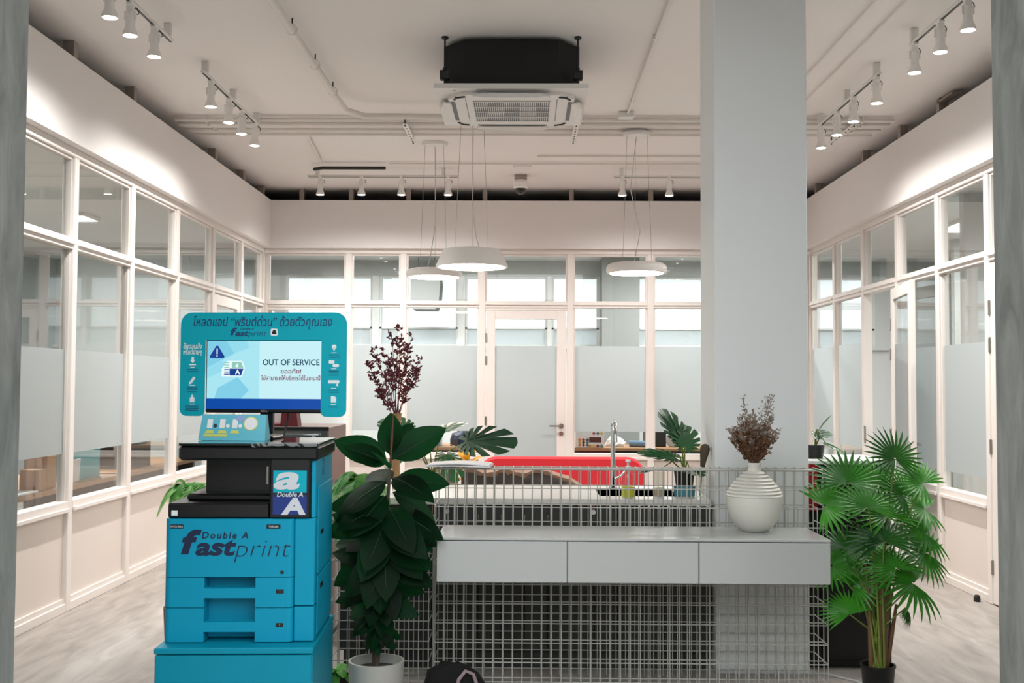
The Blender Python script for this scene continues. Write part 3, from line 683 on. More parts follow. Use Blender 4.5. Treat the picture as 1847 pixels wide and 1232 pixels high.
# soap bottle
so = thing('soap_bottle', 'clear pump bottle of yellow soap on the sink bench', 'bottle', (0.530, 5.58, 0.871))
smooth_angle(MB().lathe([(0.033, 0), (0.036, 0.005), (0.036, 0.115), (0.030, 0.13), (0.014, 0.142), (0.014, 0.15)], 20).build('bottle', M['clear'], so), 40)
smooth_angle(MB().lathe([(0.030, 0.004), (0.0335, 0.008), (0.0335, 0.058), (0.03, 0.06)], 18).build('liquid_soap', M['amber'], so), 40)
pm = MB().lathe([(0.016, 0.142), (0.016, 0.16), (0.006, 0.162), (0.006, 0.183), (0.014, 0.185), (0.014, 0.196)], 14); pm.bbox(-0.008, 0.008, -0.045, 0.01, 0.184, 0.196, 0.003); pm.build('pump', M['whiteprint'], so)
MB().tube([(0, 0, 0.145), (0.0, 0, 0.02)], 0.003, 6).build('dip_tube', M['whiteprint'], so)
# papers on top of the counter
bk = thing('magazine_pile', 'white booklets lying on the left top end of the wire counter', 'booklet', (-0.49, 5.25, 1.0475), R(-3))
for i, (w, d, dx, rz) in enumerate(((0.32, 0.23, 0.0, 0), (0.30, 0.21, 0.015, 3))):
    mb = MB(); z = i * 0.006
    n = 8; vs = []
    for k in range(n + 1):
        x = dx + w * k / n; lift = 0.004 * math.sin(PI * k / n) * (i + 1)
        vs += [(x, 0.0, z + lift), (x, d, z + lift), (x, 0.0, z + 0.0055 + lift), (x, d, z + 0.0055 + lift)]
    fs = []
    for k in range(n):
        a, b = 4 * k, 4 * k + 4; fs += [(a, b, b + 2, a + 2), (a + 1, a + 3, b + 3, b + 1), (a + 2, b + 2, b + 3, a + 3), (a, a + 1, b + 1, b)]
    fs += [(0, 2, 3, 1), (4 * n, 4 * n + 1, 4 * n + 3, 4 * n + 2)]
    mb.add(vs, fs).build('booklet', M['paper'], bk)

# ---- white vase with dried flowers on the shelf
rnd = random.Random(4)
va = thing('ceramic_vase', 'round white ceramic vase with ribbed shoulder on the white shelf', 'vase', (1.068, 5.06, 0.7755))
prof = [(0.0, 0.0), (0.055, 0.0), (0.062, 0.004), (0.09, 0.03), (0.115, 0.07), (0.126, 0.115), (0.1285, 0.135)]
smooth_angle(MB().lathe(prof + [(0.1275, 0.160)], 40, cap0=False, cap1=False).build('body', M['vase'], va), 60)
sp = [(0.1275, 0.160)]
z = 0.160
for k in range(8):
    t0, t1 = k / 8, (k + 1) / 8
    rr = lambda t: 0.1275 - 0.094 * t ** 1.55
    za, zb = 0.160 + 0.118 * t0, 0.160 + 0.118 * t1
    sp += [(rr(t0) - 0.001, za + 0.002), (rr(t0) + 0.0028, za + 0.005), (rr(t0 * .4 + t1 * .6) + 0.0025, za + 0.0105), (rr(t1) - 0.0025, zb - 0.001)]
sp += [(0.030, 0.282), (0.029, 0.296), (0.034, 0.308), (0.034, 0.316), (0.029, 0.317), (0.026, 0.30)]
smooth_angle(MB().lathe(sp, 40, cap0=False, cap1=False).build('ribbed_neck', M['vase'], va), 50)
def bunch(name, label, loc, nstems, h0, h1, spread, leafm, stemm, tip=None, droop=0.0, r=0.0013, leafsize=0.008, nl=26, z0=0.0, seed=1, side=0, lstart=.35, flat=1.0, root=None):
    rg = random.Random(seed); root = root or thing(name, label, 'dried flowers', loc); st = MB(); lf = MB(); tp = MB()
    for s in range(nstems):
        a = rg.uniform(0, 2 * PI); rad = spread * math.sqrt(rg.random()); h = rg.uniform(h0, h1) * (1 - 0.25 * (rad / spread) ** 2)
        d = Vector((math.cos(a) * rad, math.sin(a) * rad * flat, h)); base = Vector((math.cos(a) * 0.008, math.sin(a) * 0.008, z0)); pts = []
        for k in range(6):
            t = k / 5; p = base + Vector((d.x * t ** 1.35, d.y * t ** 1.35, d.z * t)) + Vector((rg.uniform(-1, 1), rg.uniform(-1, 1), 0)) * 0.006 * (k > 0); pts.append(p)
        st.tube(pts, [r * (1.2 - t * .16) for t in range(6)], 4, cap=False)
        def at(t):
            q = t * 5; i = min(4, int(q)); return pts[i].lerp(pts[i + 1], q - i)
        for k in range(nl):
            t = rg.uniform(lstart, 1.0); p = at(t); w = rg.uniform(0, 2 * PI); out = Vector((math.cos(w), math.sin(w), rg.uniform(0.1, 1.0))).normalized()
            bl = rg.uniform(0.004, 0.032) * (side or 1) * (1.25 - t); q = p + out * bl
            if side: st.tube([p, q], r * .5, 3, cap=False)
            ls = leafsize * rg.uniform(.6, 1.3); dirv = (out + Vector((rg.uniform(-.5, .5), rg.uniform(-.5, .5), rg.uniform(0, .6)))).normalized(); sd = dirv.orthogonal().normalized() * ls * .36
            m_ = tp if (tip and t > .86) else lf
            m_.add([q - dirv * ls * .2, q + dirv * ls * .45 + sd, q + dirv * ls, q + dirv * ls * .45 - sd], [(0, 1, 2, 3)])
    o = st.build('stems', M[stemm], root); o['kind'] = 'stuff'
    o = lf.build('flower_sprays', M[leafm], root); o['kind'] = 'stuff'
    if tip: o = tp.build('tip_sprays', M[tip], root); o['kind'] = 'stuff'
    return root
db = bunch('dried_flower_bunch', 'bunch of dried brown statice with pale tips standing in the white vase', (1.068, 5.06, 1.065), 60, 0.15, 0.275, 0.115, 'dried_brown', 'dried_brown', 'lilac', seed=5, nl=90, leafsize=0.0135, lstart=.2)
bunch('', '', (1.068, 5.06, 1.065), 6, 0.33, 0.42, 0.125, 'lilac', 'dried_brown', None, seed=24, nl=60, leafsize=0.013, lstart=.3, root=db)

# ---- slim tan vase with dried red branch on the sink bench
tv = thing('bud_vase', 'slim tan bud vase behind the rubber plant', 'vase', (-0.715, 5.98, 0.871))
smooth_angle(MB().lathe([(0.0, 0), (0.020, 0), (0.022, 0.01), (0.020, 0.2), (0.024, 0.37), (0.029, 0.418), (0.025, 0.418), (0.02, 0.36)], 20, cap0=False, cap1=False).build('body', M['tan'], tv), 50)
rb = thing('dried_branch', 'dried dark red leafy branches standing in the tan vase', 'dried flowers', (-0.715, 5.98, 1.20))
rg = random.Random(11); st = MB(); lf = MB()
tips = [(-0.045, .10, .545), (0.075, .05, .52), (-0.155, .05, .46), (0.02, -.05, .56), (-0.165, -.03, .36), (0.135, .02, .40), (-0.15, .03, .29), (0.10, -.04, .26), (-0.07, -.06, .43), (0.06, .06, .45), (-0.1, .0, .20), (0.0, .03, .50), (0.13, -.02, .345), (-0.06, .02, .38)]
for tpv in tips:
    T = Vector(tpv); B = Vector((rg.uniform(-.012, .012), rg.uniform(-.012, .012), 0.0)); pts = []
    for k in range(7):
        t = k / 6; pts.append(B + Vector(((T.x - B.x) * t ** 1.6, (T.y - B.y) * t ** 1.4, T.z * t)))
    st.tube(pts, [0.0028 - 0.0003 * k for k in range(7)], 5, cap=False)
    for k in range(22):
        t = rg.uniform(.50, 1.0); q = t * 6; i = min(5, int(q)); p = pts[i].lerp(pts[i + 1], q - i); w = rg.uniform(0, 2 * PI)
        out = Vector((math.cos(w), math.sin(w) * .6, rg.uniform(.3, 1.1))).normalized(); L = rg.uniform(.02, .06) * (1.5 - t); e = p + out * L
        st.tube([p, e], .0009, 3, cap=False)
        for j in range(10):
            c = p.lerp(e, rg.uniform(.15, 1.05)); dv = (out + Vector((rg.uniform(-1, 1), rg.uniform(-1, 1), rg.uniform(-.4, .8)))).normalized(); s_ = rg.uniform(.010, .021); sd = dv.orthogonal().normalized() * s_ * .3
            lf.add([c, c + dv * s_ * .5 + sd, c + dv * s_, c + dv * s_ * .5 - sd], [(0, 1, 2, 3)])
o = st.build('twigs', M['dried_red'], rb); o['kind'] = 'stuff'; o = lf.build('leaves', M['dried_red'], rb); o['kind'] = 'stuff'

# ================================================================== PRINTER, SIGN
pr = thing('copy_machine', 'turquoise and black copy machine standing on the turquoise cabinet', 'printer', (-1.400, 4.20, 0.443), R(2.6))
PW, PD = 0.578, 0.50
def pbox(n, m, x0, x1, y0, y1, z0, z1, b=0.006, par=pr): return MB().bbox(x0, x1, y0, y1, z0, z1, b).build(n, m, par)
pbox('body', M['teal'], 0.004, PW, 0.078, PD, 0.002, 0.478)
# trays with recessed grips
def rounded_front(name, z0, z1, cut):
    """front panel x 0..0.498 with rounded vertical end edges and a grip cut-out"""
    r = 0.022; out = []
    for k in range(6): a = R(180 + 90 * k / 5); out.append((r + r * math.cos(a), r + r * math.sin(a)))
    for k in range(6): a = R(270 + 90 * k / 5); out.append((0.498 - r + r * math.cos(a), r + r * math.sin(a)))
    mb = MB(); hx0, hx1 = 0.154, 0.352
    left = out[:6] + [(hx0, 0.0), (hx0, 0.078), (0, 0.078)]; right = [(hx1, 0.0)] + out[6:] + [(0.498, 0.078), (hx1, 0.078)]
    if cut:
        mb.prism(left, z0, z1, 'z'); mb.prism(right, z0, z1, 'z')
        for (a, b) in cut: mb.prism([(hx0, 0.0), (hx1, 0.0), (hx1, 0.03), (hx0, 0.03)], a, b, 'z')
    else: mb.prism(out + [(0.498, 0.078), (0, 0.078)], z0, z1, 'z')
    return mb.build(name, M['teal'], pr)
rounded_front('front_cover', 0.2545, 0.478, None)
t1 = rounded_front('paper_tray', 0.1365, 0.2515, [(0.172, 0.210)])
t2 = rounded_front('paper_tray', 0.003, 0.1335, [(0.042, 0.080)])
for i, (t, z) in enumerate(((t1, 0.198), (t2, 0.068))):
    MB().box(0.432, 0.462, -0.0012, 0.002, z - 0.008, z + 0.008).build('tray_number', M['black'], t)
    text('tray_digit', str(i + 1), 0.011, (0.447, -0.0016, z), M['stud'], t)
MB().box(0.448, 0.461, -0.0012, 0.002, 0.266, 0.279).build('badge', M['black'], pr)
pbox('side_tower', M['teal'], 0.499, PW, 0.012, 0.085, 0.14, 0.478, 0.004); pbox('side_tower', M['teal'], 0.499, PW, 0.012, 0.085, 0.002, 0.136, 0.004)
# right side panels
pbox('side_door', M['teal'], PW, PW + 0.006, 0.06, PD - 0.03, 0.255, 0.60, 0.003); pbox('side_door', M['teal'], PW, PW + 0.006, 0.06, PD - 0.03, 0.02, 0.245, 0.003)
pbox('side_grip', M['black'], PW + 0.004, PW + 0.0075, 0.13, 0.20, 0.40, 0.42, 0.001); pbox('side_grip', M['black'], PW + 0.004, PW + 0.0075, 0.13, 0.20, 0.185, 0.205, 0.001)
vt = MB()
for k in range(8): vt.box(PW - 0.001, PW + 0.0022, 0.20, 0.235, 0.635 + 0.0085 * k, 0.638 + 0.0085 * k)
vt.build('side_vents', M['navy'], pr)['kind'] = 'stuff'
# black upper section
pbox('output_tray', M['black'], 0.006, 0.40, 0.012, PD - 0.02, 0.479, 0.538, 0.006)
pbox('output_tray_step', M['black'], 0.055, 0.40, 0.10, PD - 0.02, 0.538, 0.566, 0.008)
pbox('rear_housing', M['black'], 0.115, 0.42, 0.16, PD, 0.54, 0.705, 0.004)
pbox('control_tower', M['black'], 0.400, 0.560, 0.006, PD, 0.479, 0.725, 0.006)
pbox('tower_side', M['teal'], 0.560, PW, 0.02, PD, 0.479, 0.725, 0.004)
pbox('power_button', M['steel'], 0.386, 0.398, 0.004, 0.014, 0.61, 0.685, 0.003)
pbox('scanner', M['black'], 0.046, PW + 0.012, 0.0, PD, 0.705, 0.762, 0.010)
pbox('document_lid', M['lid'], 0.046, PW + 0.012, 0.0, PD, 0.762, 0.772, 0.002)
fl = MB(); rg = random.Random(3); fx = [0.33 + 0.016 * k for k in range(17)]; vs = []
for i, x in enumerate(fx): vs += [(x, -0.004 - rg.random() * .003, 0.776), (x, -0.007 - rg.random() * .004, 0.756 + rg.random() * .009), (x, 0.20, 0.7745)]
fs = []
for i in range(16): fs += [(3 * i, 3 * i + 1, 3 * i + 4, 3 * i + 3), (3 * i, 3 * i + 3, 3 * i + 5, 3 * i + 2)]
fl.add(vs, fs).build('plastic_cover', M['clear'], pr)
pbox('white_sticker', M['whiteprint'], 0.020, 0.044, 0.0095, 0.0125, 0.489, 0.510, 0.0008)
# logo sticker on the tower
lg = pbox('logo_sticker', M['navy'], 0.412, 0.548, 0.0035, 0.0065, 0.494, 0.668, 0.0005)
MB().box(0.415, 0.545, 0.0025, 0.0045, 0.581, 0.667).build('sticker_field', M['teal_sign'], lg)
bl = mat('royal_blue_print', '#0b2a78', 0.5); MB().box(0.415, 0.545, 0.0025, 0.0045, 0.495, 0.565).build('sticker_field', bl, lg)
GP = mat('silver_print', '#c3c9cf', 0.45)
text('sticker_letter', 'a', 0.128, (0.470, 0.0015, 0.636), GP, lg, shear=0.22, bold=0.035, fit=(0.416, 0.520))
text('sticker_lettering', 'Double A', 0.026, (0.480, 0.0015, 0.573), GP, lg, shear=0.2, bold=0.02)
text('sticker_letter', 'A', 0.086, (0.500, 0.0015, 0.524), GP, lg, bold=0.05, shear=0.08, fit=(0.446, 0.543))
# front lettering
text('lettering', 'Double A', 0.036, (0.235, -0.0008, 0.414), M['navy'], pr, shear=0.18, bold=0.018, spacing=1.25, fit=(0.142, 0.322))
text('lettering', 'f', 0.125, (0.10, -0.0008, 0.384), M['navy'], pr, shear=0.22, bold=0.04, fit=(0.062, 0.142))
text('lettering', 'ast', 0.094, (0.2, -0.0008, 0.368), M['navy'], pr, shear=0.2, bold=0.034, fit=(0.118, 0.277))
text('lettering', 'print', 0.102, (0.370, -0.0008, 0.362), M['navy'], pr, shear=0.24, bold=-0.022, fit=(0.268, 0.486))
for (x0, x1, s, tx) in ((0.020, 0.070, 'KYOCERA', 0.0), (0.392, 0.446, 'TASKalfa', 0.0)):
    pl = MB().bbox(x0, x1, -0.002, 0.001, 0.441, 0.457, 0.0005).build('name_plate', M['black'], pr)
    text('plate_lettering', s, 0.0105, ((x0 + x1) / 2, -0.0026, 0.449), GP, pl, bold=0.01)
# cabinet under it
cb = thing('printer_cabinet', 'turquoise steel cabinet under the copy machine', 'cabinet', (-1.409, 4.12, 0), R(2.6))
MB().bbox(0.002, 0.60, 0.005, 0.60, 0.0, 0.414, 0.004).build('body', M['teal_cab'], cb)
MB().bbox(0, 0.602, 0.0, 0.60, 0.418, 0.442, 0.004).build('top_plate', M['teal_cab'], cb)
MB().bbox(0.006, 0.596, 0.0, 0.006, 0.02, 0.412, 0.002).build('door', M['teal_cab'], cb)
# ---- monitor and printed surround
mo = thing('monitor', 'black monitor showing an out of service notice on the copy machine', 'monitor', (-1.098, 4.52, 1.216), R(-4))
MB().bbox(-0.255, 0.255, 0.0, 0.03, 0.110, 0.42, 0.005).build('casing', M['black'], mo)
MB().bbox(-0.028, 0.028, 0.03, 0.06, 0.02, 0.30, 0.004).build('stand_neck', M['black'], mo)
MB().bbox(-0.13, 0.04, 0.0, 0.16, 0.0, 0.012, 0.004).build('stand_foot', M['black'], mo)
s_ = MB().box(-0.248, 0.248, -0.002, 0.0, 0.126, 0.412).build('screen', M['scr_bg2'], mo)
def quad(n, m, pts, y, par): return MB().prism(pts, y - 0.0004, y, 'y').build(n, m, par)
quad('picture_field', M['scr_bg'], [(-.248, .170), (-.022, .170), (-.022, .412), (-.248, .412)], -0.0025, s_)
quad('picture_facet', M['scr_tri'], [(-.248, .30), (-.13, .36), (-.165, .412), (-.248, .412)], -0.0032, s_)
quad('picture_facet', M['scr_tri2'], [(-.13, .36), (-.065, .385), (-.08, .412), (-.165, .412)], -0.0032, s_)
quad('picture_facet', M['scr_tri2'], [(-.248, .255), (-.15, .30), (-.185, .33), (-.248, .30)], -0.0031, s_)
quad('picture_facet', M['scr_tri'], [(-.10, .17), (-.065, .205), (-.115, .26), (-.20, .215), (-.215, .17)], -0.0031, s_)
quad('picture_bar', M['scr_bar'], [(-.248, .126), (.248, .126), (.248, .170), (-.248, .170)], -0.0033, s_)
w_ = quad('warning_triangle', M['scr_navy'], [(-.234, .340), (-.176, .340), (-.172, .346), (-.201, .392), (-.209, .392), (-.238, .346)], -0.0036, s_)
MB().box(-.2075, -.2025, -.0042, -.0038, .357, .381).box(-.2075, -.2025, -.0042, -.0038, .347, .352).build('exclamation_mark', M['scr_white'], w_)
e_ = quad('emblem', M['scr_white'], [(-.184, .263), (-.096, .263), (-.084, .300), (-.096, .329), (-.160, .329), (-.184, .296)], -0.0036, s_)
quad('emblem_field', M['scr_green'], [(-.140, .299), (-.090, .299), (-.100, .324), (-.140, .324)], -0.0041, e_)
quad('emblem_field', M['scr_navy'], [(-.150, .267), (-.100, .267), (-.090, .296), (-.150, .296)], -0.0041, e_)
for k in range(6):
    z = 0.270 + k * 0.0098; quad('emblem_stripe', M['scr_green'] if k > 2 else M['scr_navy'], [(-.176 + .002 * (k % 2), z), (-.153, z), (-.151, z + .004), (-.172, z + .004)], -0.0041, e_)
text('emblem_letter', 'a', 0.030, (-0.119, -0.0046, 0.312), M['scr_white'], e_, shear=.2, bold=.03)
text('emblem_letter', 'A', 0.028, (-0.115, -0.0046, 0.281), M['scr_white'], e_, bold=.03)
text('notice_text', 'OUT OF SERVICE', 0.0345, (0.113, -0.0036, 0.322), M['scr_text'], s_, bold=0.018, fit=(-.008, .236))
text('notice_text', 'ขออภัย!', 0.026, (0.113, -0.0036, 0.284), M['scr_red'], s_, bold=0.012, fit=(.070, .158))
text('notice_text', 'ไม่สามารถให้บริการได้ในขณะนี้', 0.0245, (0.113, -0.0036, 0.256), M['scr_red'], s_, bold=0.010, fit=(-.014, .240))
text('maker_lettering', 'DELL', 0.012, (0.0, -0.0006, 0.118), M['stud'], mo, bold=0.02, spacing=1.2)

sg = thing('sign_surround', 'turquoise printed board framing the monitor with Thai lettering', 'sign', (-1.100, 4.505, 1.312), R(-4))
SW, SH = 0.356, 0.436
out = rrect(-SW, SW, 0.0, SH, 0.045, 6); hole = rrect(-0.250, 0.250, 0.036, 0.318, 0.012, 3)
bd = MB()
top = [(-SW, 0.318)] + [(x, z) for (x, z) in [(SW, 0.318)] + rrect(-SW, SW, 0.2, SH, 0.05, 6)[7:21]][0:0]
bd.prism([(SW, 0.318), *[(SW - 0.05 + 0.05 * math.cos(R(a)), SH - 0.05 + 0.05 * math.sin(R(a))) for a in range(0, 91, 15)], *[(-SW + 0.05 + 0.05 * math.cos(R(a)), SH - 0.05 + 0.05 * math.sin(R(a))) for a in range(90, 181, 15)], (-SW, 0.318)][::1], -0.008, -0.003)
for s in (-1, 1):
    xo, xi, r = s * SW, s * 0.249, 0.03
    pts = [(xo, 0.318), (xi, 0.318)] + [(xi + s * (0.022 - 0.022 * math.cos(R(a))), 0.022 - 0.022 * math.sin(R(a))) for a in range(0, 91, 30)] + [(xo - s * (r - r * math.sin(R(a))), r - r * math.cos(R(a))) for a in range(0, 91, 18)]
    bd.prism(pts if s < 0 else pts[::-1], -0.008, -0.003)
bd.build('board', M['teal_sign'], sg)
text('headline', 'โหลดแอป “พรินต์ด่วน” ด้วยตัวคุณเอง', 0.052, (0.0, -0.0088, 0.394), M['ink'], sg, shear=0.16, bold=0.004, fit=(-0.300, 0.294))
text('brand_lettering', 'Double A', 0.0125, (-0.07, -0.0088, 0.367), M['ink'], sg, shear=.18, bold=.012, spacing=1.2)
text('brand_lettering', 'f', 0.043, (-0.129, -0.0088, 0.354), M['ink'], sg, shear=.2, bold=.035, fit=(-.141, -.112))
text('brand_lettering', 'ast', 0.033, (-0.091, -0.0088, 0.348), M['ink'], sg, shear=.2, bold=.03, fit=(-.120, -.062))
text('brand_lettering', 'print', 0.036, (-0.024, -0.0088, 0.347), M['ink'], sg, shear=.22, bold=-.018, fit=(-.064, .014))
ic = MB().prism(rrect(0.032, 0.062, 0.338, 0.368, 0.006, 3), -0.0088, -0.008).build('app_icon', M['whiteprint'], sg)
MB().prism([(0.038, 0.345), (0.056, 0.345), (0.056, 0.356), (0.038, 0.356)], -0.0092, -0.0086).prism([(0.041, 0.356), (0.053, 0.356), (0.053, 0.362), (0.041, 0.362)], -0.0092, -0.0086).build('printer_mark', M['dark_metal'], ic)
text('side_heading', 'ขั้นตอนสั่ง', 0.030, (-0.302, -0.0088, 0.292), M['whiteprint'], sg, shear=.15, bold=.010, fit=(-.343, -.264))
text('side_heading', 'พรินต์ง่ายๆ', 0.030, (-0.302, -0.0088, 0.268), M['whiteprint'], sg, shear=.15, bold=.010, fit=(-.343, -.264))
def lines(x, z, n, w=0.045, m='ink'):
    mb = MB()
    for k in range(n): mb.box(x - w / 2 * (1 - .15 * (k % 2)), x + w / 2 * (1 - .1 * ((k + 1) % 2)), -0.0088, -0.008, z - 0.0085 * k, z - 0.0085 * k + 0.0028)
    mb.build('small_print', M[m], sg)
def icon(n, parts):
    mb = MB()
    for p in parts: mb.prism(p, -0.0088, -0.008)
    mb.build(n, M['whiteprint'], sg)
lx, rx = -0.302, 0.303
circ = lambda x, z, r, n=12: [(x + r * math.cos(2 * PI * k / n), z + r * math.sin(2 * PI * k / n)) for k in range(n)]
icon('download_icon', [[(lx - .012, .236), (lx, .222), (lx + .012, .236)], [(lx - .005, .236), (lx + .005, .236), (lx + .005, .249), (lx - .005, .249)], [(lx - .014, .213), (lx + .014, .213), (lx + .014, .219), (lx - .014, .219)]])
lines(lx, .203, 1, .02, 'whiteprint'); lines(lx, .194, 2, .052)
icon('pencil_icon', [[(lx - .013, .142), (lx + .004, .166), (lx + .013, .160), (lx - .003, .137)], [(lx - .015, .132), (lx - .013, .142), (lx - .003, .137)]])
lines(lx, .127, 1, .024, 'whiteprint'); lines(lx, .117, 3, .048)
icon('document_icon', [[(lx - .010, .058), (lx + .010, .058), (lx + .010, .078), (lx - .010, .078)], [(lx - .006, .078), (lx + .006, .078), (lx, .092)]])
lines(lx, .049, 1, .024, 'whiteprint'); lines(lx, .040, 3, .06)
icon('map_pin_icon', [circ(rx, .292, .010), [(rx - .009, .288), (rx, .274), (rx + .009, .288)]])
lines(rx, .266, 1, .022, 'whiteprint'); lines(rx, .257, 2, .05)
icon('chat_icon', [rrect(rx - .022, rx + .002, .222, .236, .003, 2), rrect(rx - .006, rx + .022, .208, .220, .005, 2)])
lines(rx, .200, 1, .022, 'whiteprint'); lines(rx, .190, 3, .045)
icon('button_icon', [rrect(rx - .024, rx + .024, .140, .153, .003, 2), [(rx + .008, .132), (rx + .02, .126), (rx + .016, .142)]])
lines(rx, .118, 1, .022, 'whiteprint'); lines(rx, .110, 2, .045)
icon('paper_icon', [[(rx - .011, .060), (rx + .011, .060), (rx + .011, .080), (rx + .004, .087), (rx - .011, .087)]])
lines(rx, .050, 1, .022, 'whiteprint'); lines(rx, .040, 1, .045)
# support arm behind the board
MB().bbox(-0.30, 0.30, -0.003, 0.004, 0.325, 0.345, 0.001).build('fixing_strip', M['white_metal'], sg)
# leaflet box in front of the monitor
lb = thing('leaflet_stand', 'small printed turquoise display card standing on the copy machine lid', 'display card', (-1.338, 4.40, 1.2165), R(-1))
mb = MB(); LW = 0.275; vs = [(0, 0, 0), (LW, 0, 0), (LW - .004, 0.035, 0.105), (0.006, 0.035, 0.105), (0, 0.09, 0), (LW, 0.09, 0), (LW - .004, 0.055, 0.105), (0.006, 0.055, 0.105)]
mb.add(vs, [(0, 1, 2, 3), (5, 4, 7, 6), (3, 2, 6, 7), (1, 5, 6, 2), (0, 3, 7, 4), (0, 4, 5, 1)]).build('card', mat('leaflet_blue', '#59b6c9', 0.4, noise=.15, scale=6), lb)
TL = Matrix.Rotation(math.atan2(0.035, 0.105), 4, 'X').inverted()
def lprint(n, m, poly, par=lb): return MB().prism(poly, -0.0012, -0.0002).build(n, m, par)
ltm = Matrix.Rotation(-math.atan2(0.035, 0.105), 4, 'X')
YEL = mat('yellow_print', '#c9cf66', 0.5); 
def lp(n, m, poly):
    o = MB().prism(poly, -0.0014, -0.0002).build(n, m, lb); o.matrix_local = ltm; return o
for k in range(3):
    x = 0.03 + 0.052 * k
    lp('phone_picture', M['paper'], [(x, 0.052), (x + .022, 0.052), (x + .023, 0.09), (x + .001, 0.09)]); lp('yellow_tag', YEL, [(x - .006, 0.030), (x + .032, 0.030), (x + .028, 0.043), (x, 0.043)])
    lp('round_mark', M['navy'] if k == 0 else M['paper'], circ(x + .034, .062, .008))
lp('yellow_strip', YEL, [(0.02, 0.016), (0.12, 0.016), (0.115, 0.026), (0.02, 0.026)])
lp('badge', YEL, circ(0.210, .072, .030, 20) ); lp('badge_centre', M['paper'], [(x, z) for x, z in circ(0.210, .072, .026, 20)]).location.y = -0.0008
lp('swoosh', mat('lilac_print', '#8aa3cf', .5), [(0.14, 0.092), (0.17, 0.076), (0.185, 0.09), (0.185, 0.106), (0.15, 0.104)])
# cables
o = smooth_angle(MB().tube([(-1.004, 4.56, 1.345), (-1.01, 4.57, 1.29), (-1.02, 4.56, 1.24), (-1.02, 4.55, 1.22)], 0.004, 8).build('monitor_cable', M['cable_b']), 60); tag(o, 'black cable hanging from the monitor to the copy machine lid', 'cable')

# ================================================================== PLANTS
def leaf_mesh(name, L, Wd, droop, fold, m, nx=9, shape=1.0, rib=None, wave=0.0):
    """leaf along +x, normal +z"""
    vs = []; fs = []; ny = 2
    for i in range(nx + 1):
        t = i / nx; w = Wd * (math.sin(PI * t ** shape) ** 0.75) * (1 - 0.15 * t) if 0 < t < 1 else 0.0008
        x = L * t; z = -droop * L * t * t + wave * math.sin(t * 9) * L
        for j in range(-ny, ny + 1):
            u = j / ny; vs.append((x, w * u, z + fold * abs(u) * w - 0.15 * w * u * u))
    k = 2 * ny + 1
    for i in range(nx):
        for j in range(k - 1): fs.append((i * k + j, (i + 1) * k + j, (i + 1) * k + j + 1, i * k + j + 1))
    return MB().add(vs, fs)
def orient(p, d, up=Vector((0, 0, 1)), roll=0.0, scale=1.0):
    x = Vector(d).normalized(); y = Vector(up).cross(x)
    if y.length < 1e-4: y = Vector((0, 1, 0)).cross(x)
    y.normalize(); z = x.cross(y)
    m = Matrix((x, y, z)).transposed().to_4x4()
    return Matrix.Translation(p) @ m @ Matrix.Rotation(roll, 4, 'X') @ Matrix.Scale(scale, 4)
def sph(az, el): return Vector((math.cos(R(el)) * math.cos(R(az)), math.cos(R(el)) * math.sin(R(az)), math.sin(R(el))))

# ---- rubber plant
rp = thing('rubber_plant', 'tall dark rubber plant in a pale round pot beside the copy machine', 'potted plant', (-0.649, 4.77, 0))
smooth_angle(MB().lathe([(0.0, 0.0), (0.105, 0.0), (0.112, 0.006), (0.122, 0.225), (0.122, 0.240), (0.112, 0.241), (0.108, 0.20), (0.0, 0.20)], 36, cap0=False, cap1=False).build('pot', M['pot'], rp), 40)
MB().lathe([(0.108, 0.201), (0.05, 0.206), (0.0, 0.205)], 20, cap0=False, cap1=False).build('soil', M['soil'], rp)
smooth_angle(MB().tube([(0.0, 0, 0.20), (0.02, 0, 0.5), (0.035, 0, 0.8), (0.05, 0, 1.05), (0.055, 0, 1.12)], [0.012, 0.011, 0.009, 0.007, 0.005], 8).build('stem', M['stem'], rp), 60)
smooth_angle(MB().tube([(-0.015, 0.02, 0.20), (-0.02, 0.03, 0.55), (0.0, 0.04, 0.80)], [0.009, 0.008, 0.006], 8).build('stem', M['stem'], rp), 60)
smooth_angle(MB().tube([(0.053, 0, 1.10), (0.060, -.01, 1.20), (0.068, -.02, 1.325)], [0.0045, 0.0065, 0.001], 8).build('leaf_sheath', M['sheath'], rp), 60)
rv = []
for (dr, fo, wv) in ((0.12, .25, 0), (0.22, .12, .006), (0.05, .35, 0), (0.30, .2, .004)):
    me = leaf_mesh('leaf', 0.25, 0.074, dr, fo, None, 9, 0.9, wave=wv).mesh('leaf', True); me.materials.append(M['rubber']); rv.append(me)
ribm = [MB().tube([(0.24 * k / 8, 0, -d * 0.24 * (k / 8) ** 2 + 0.0012) for k in range(9)], [0.0026 - 0.00025 * k for k in range(9)], 5).mesh('midrib', True) for d in (0.12, 0.22, 0.05, 0.30)]
for me in ribm: me.materials.append(M['rubber_rib'])
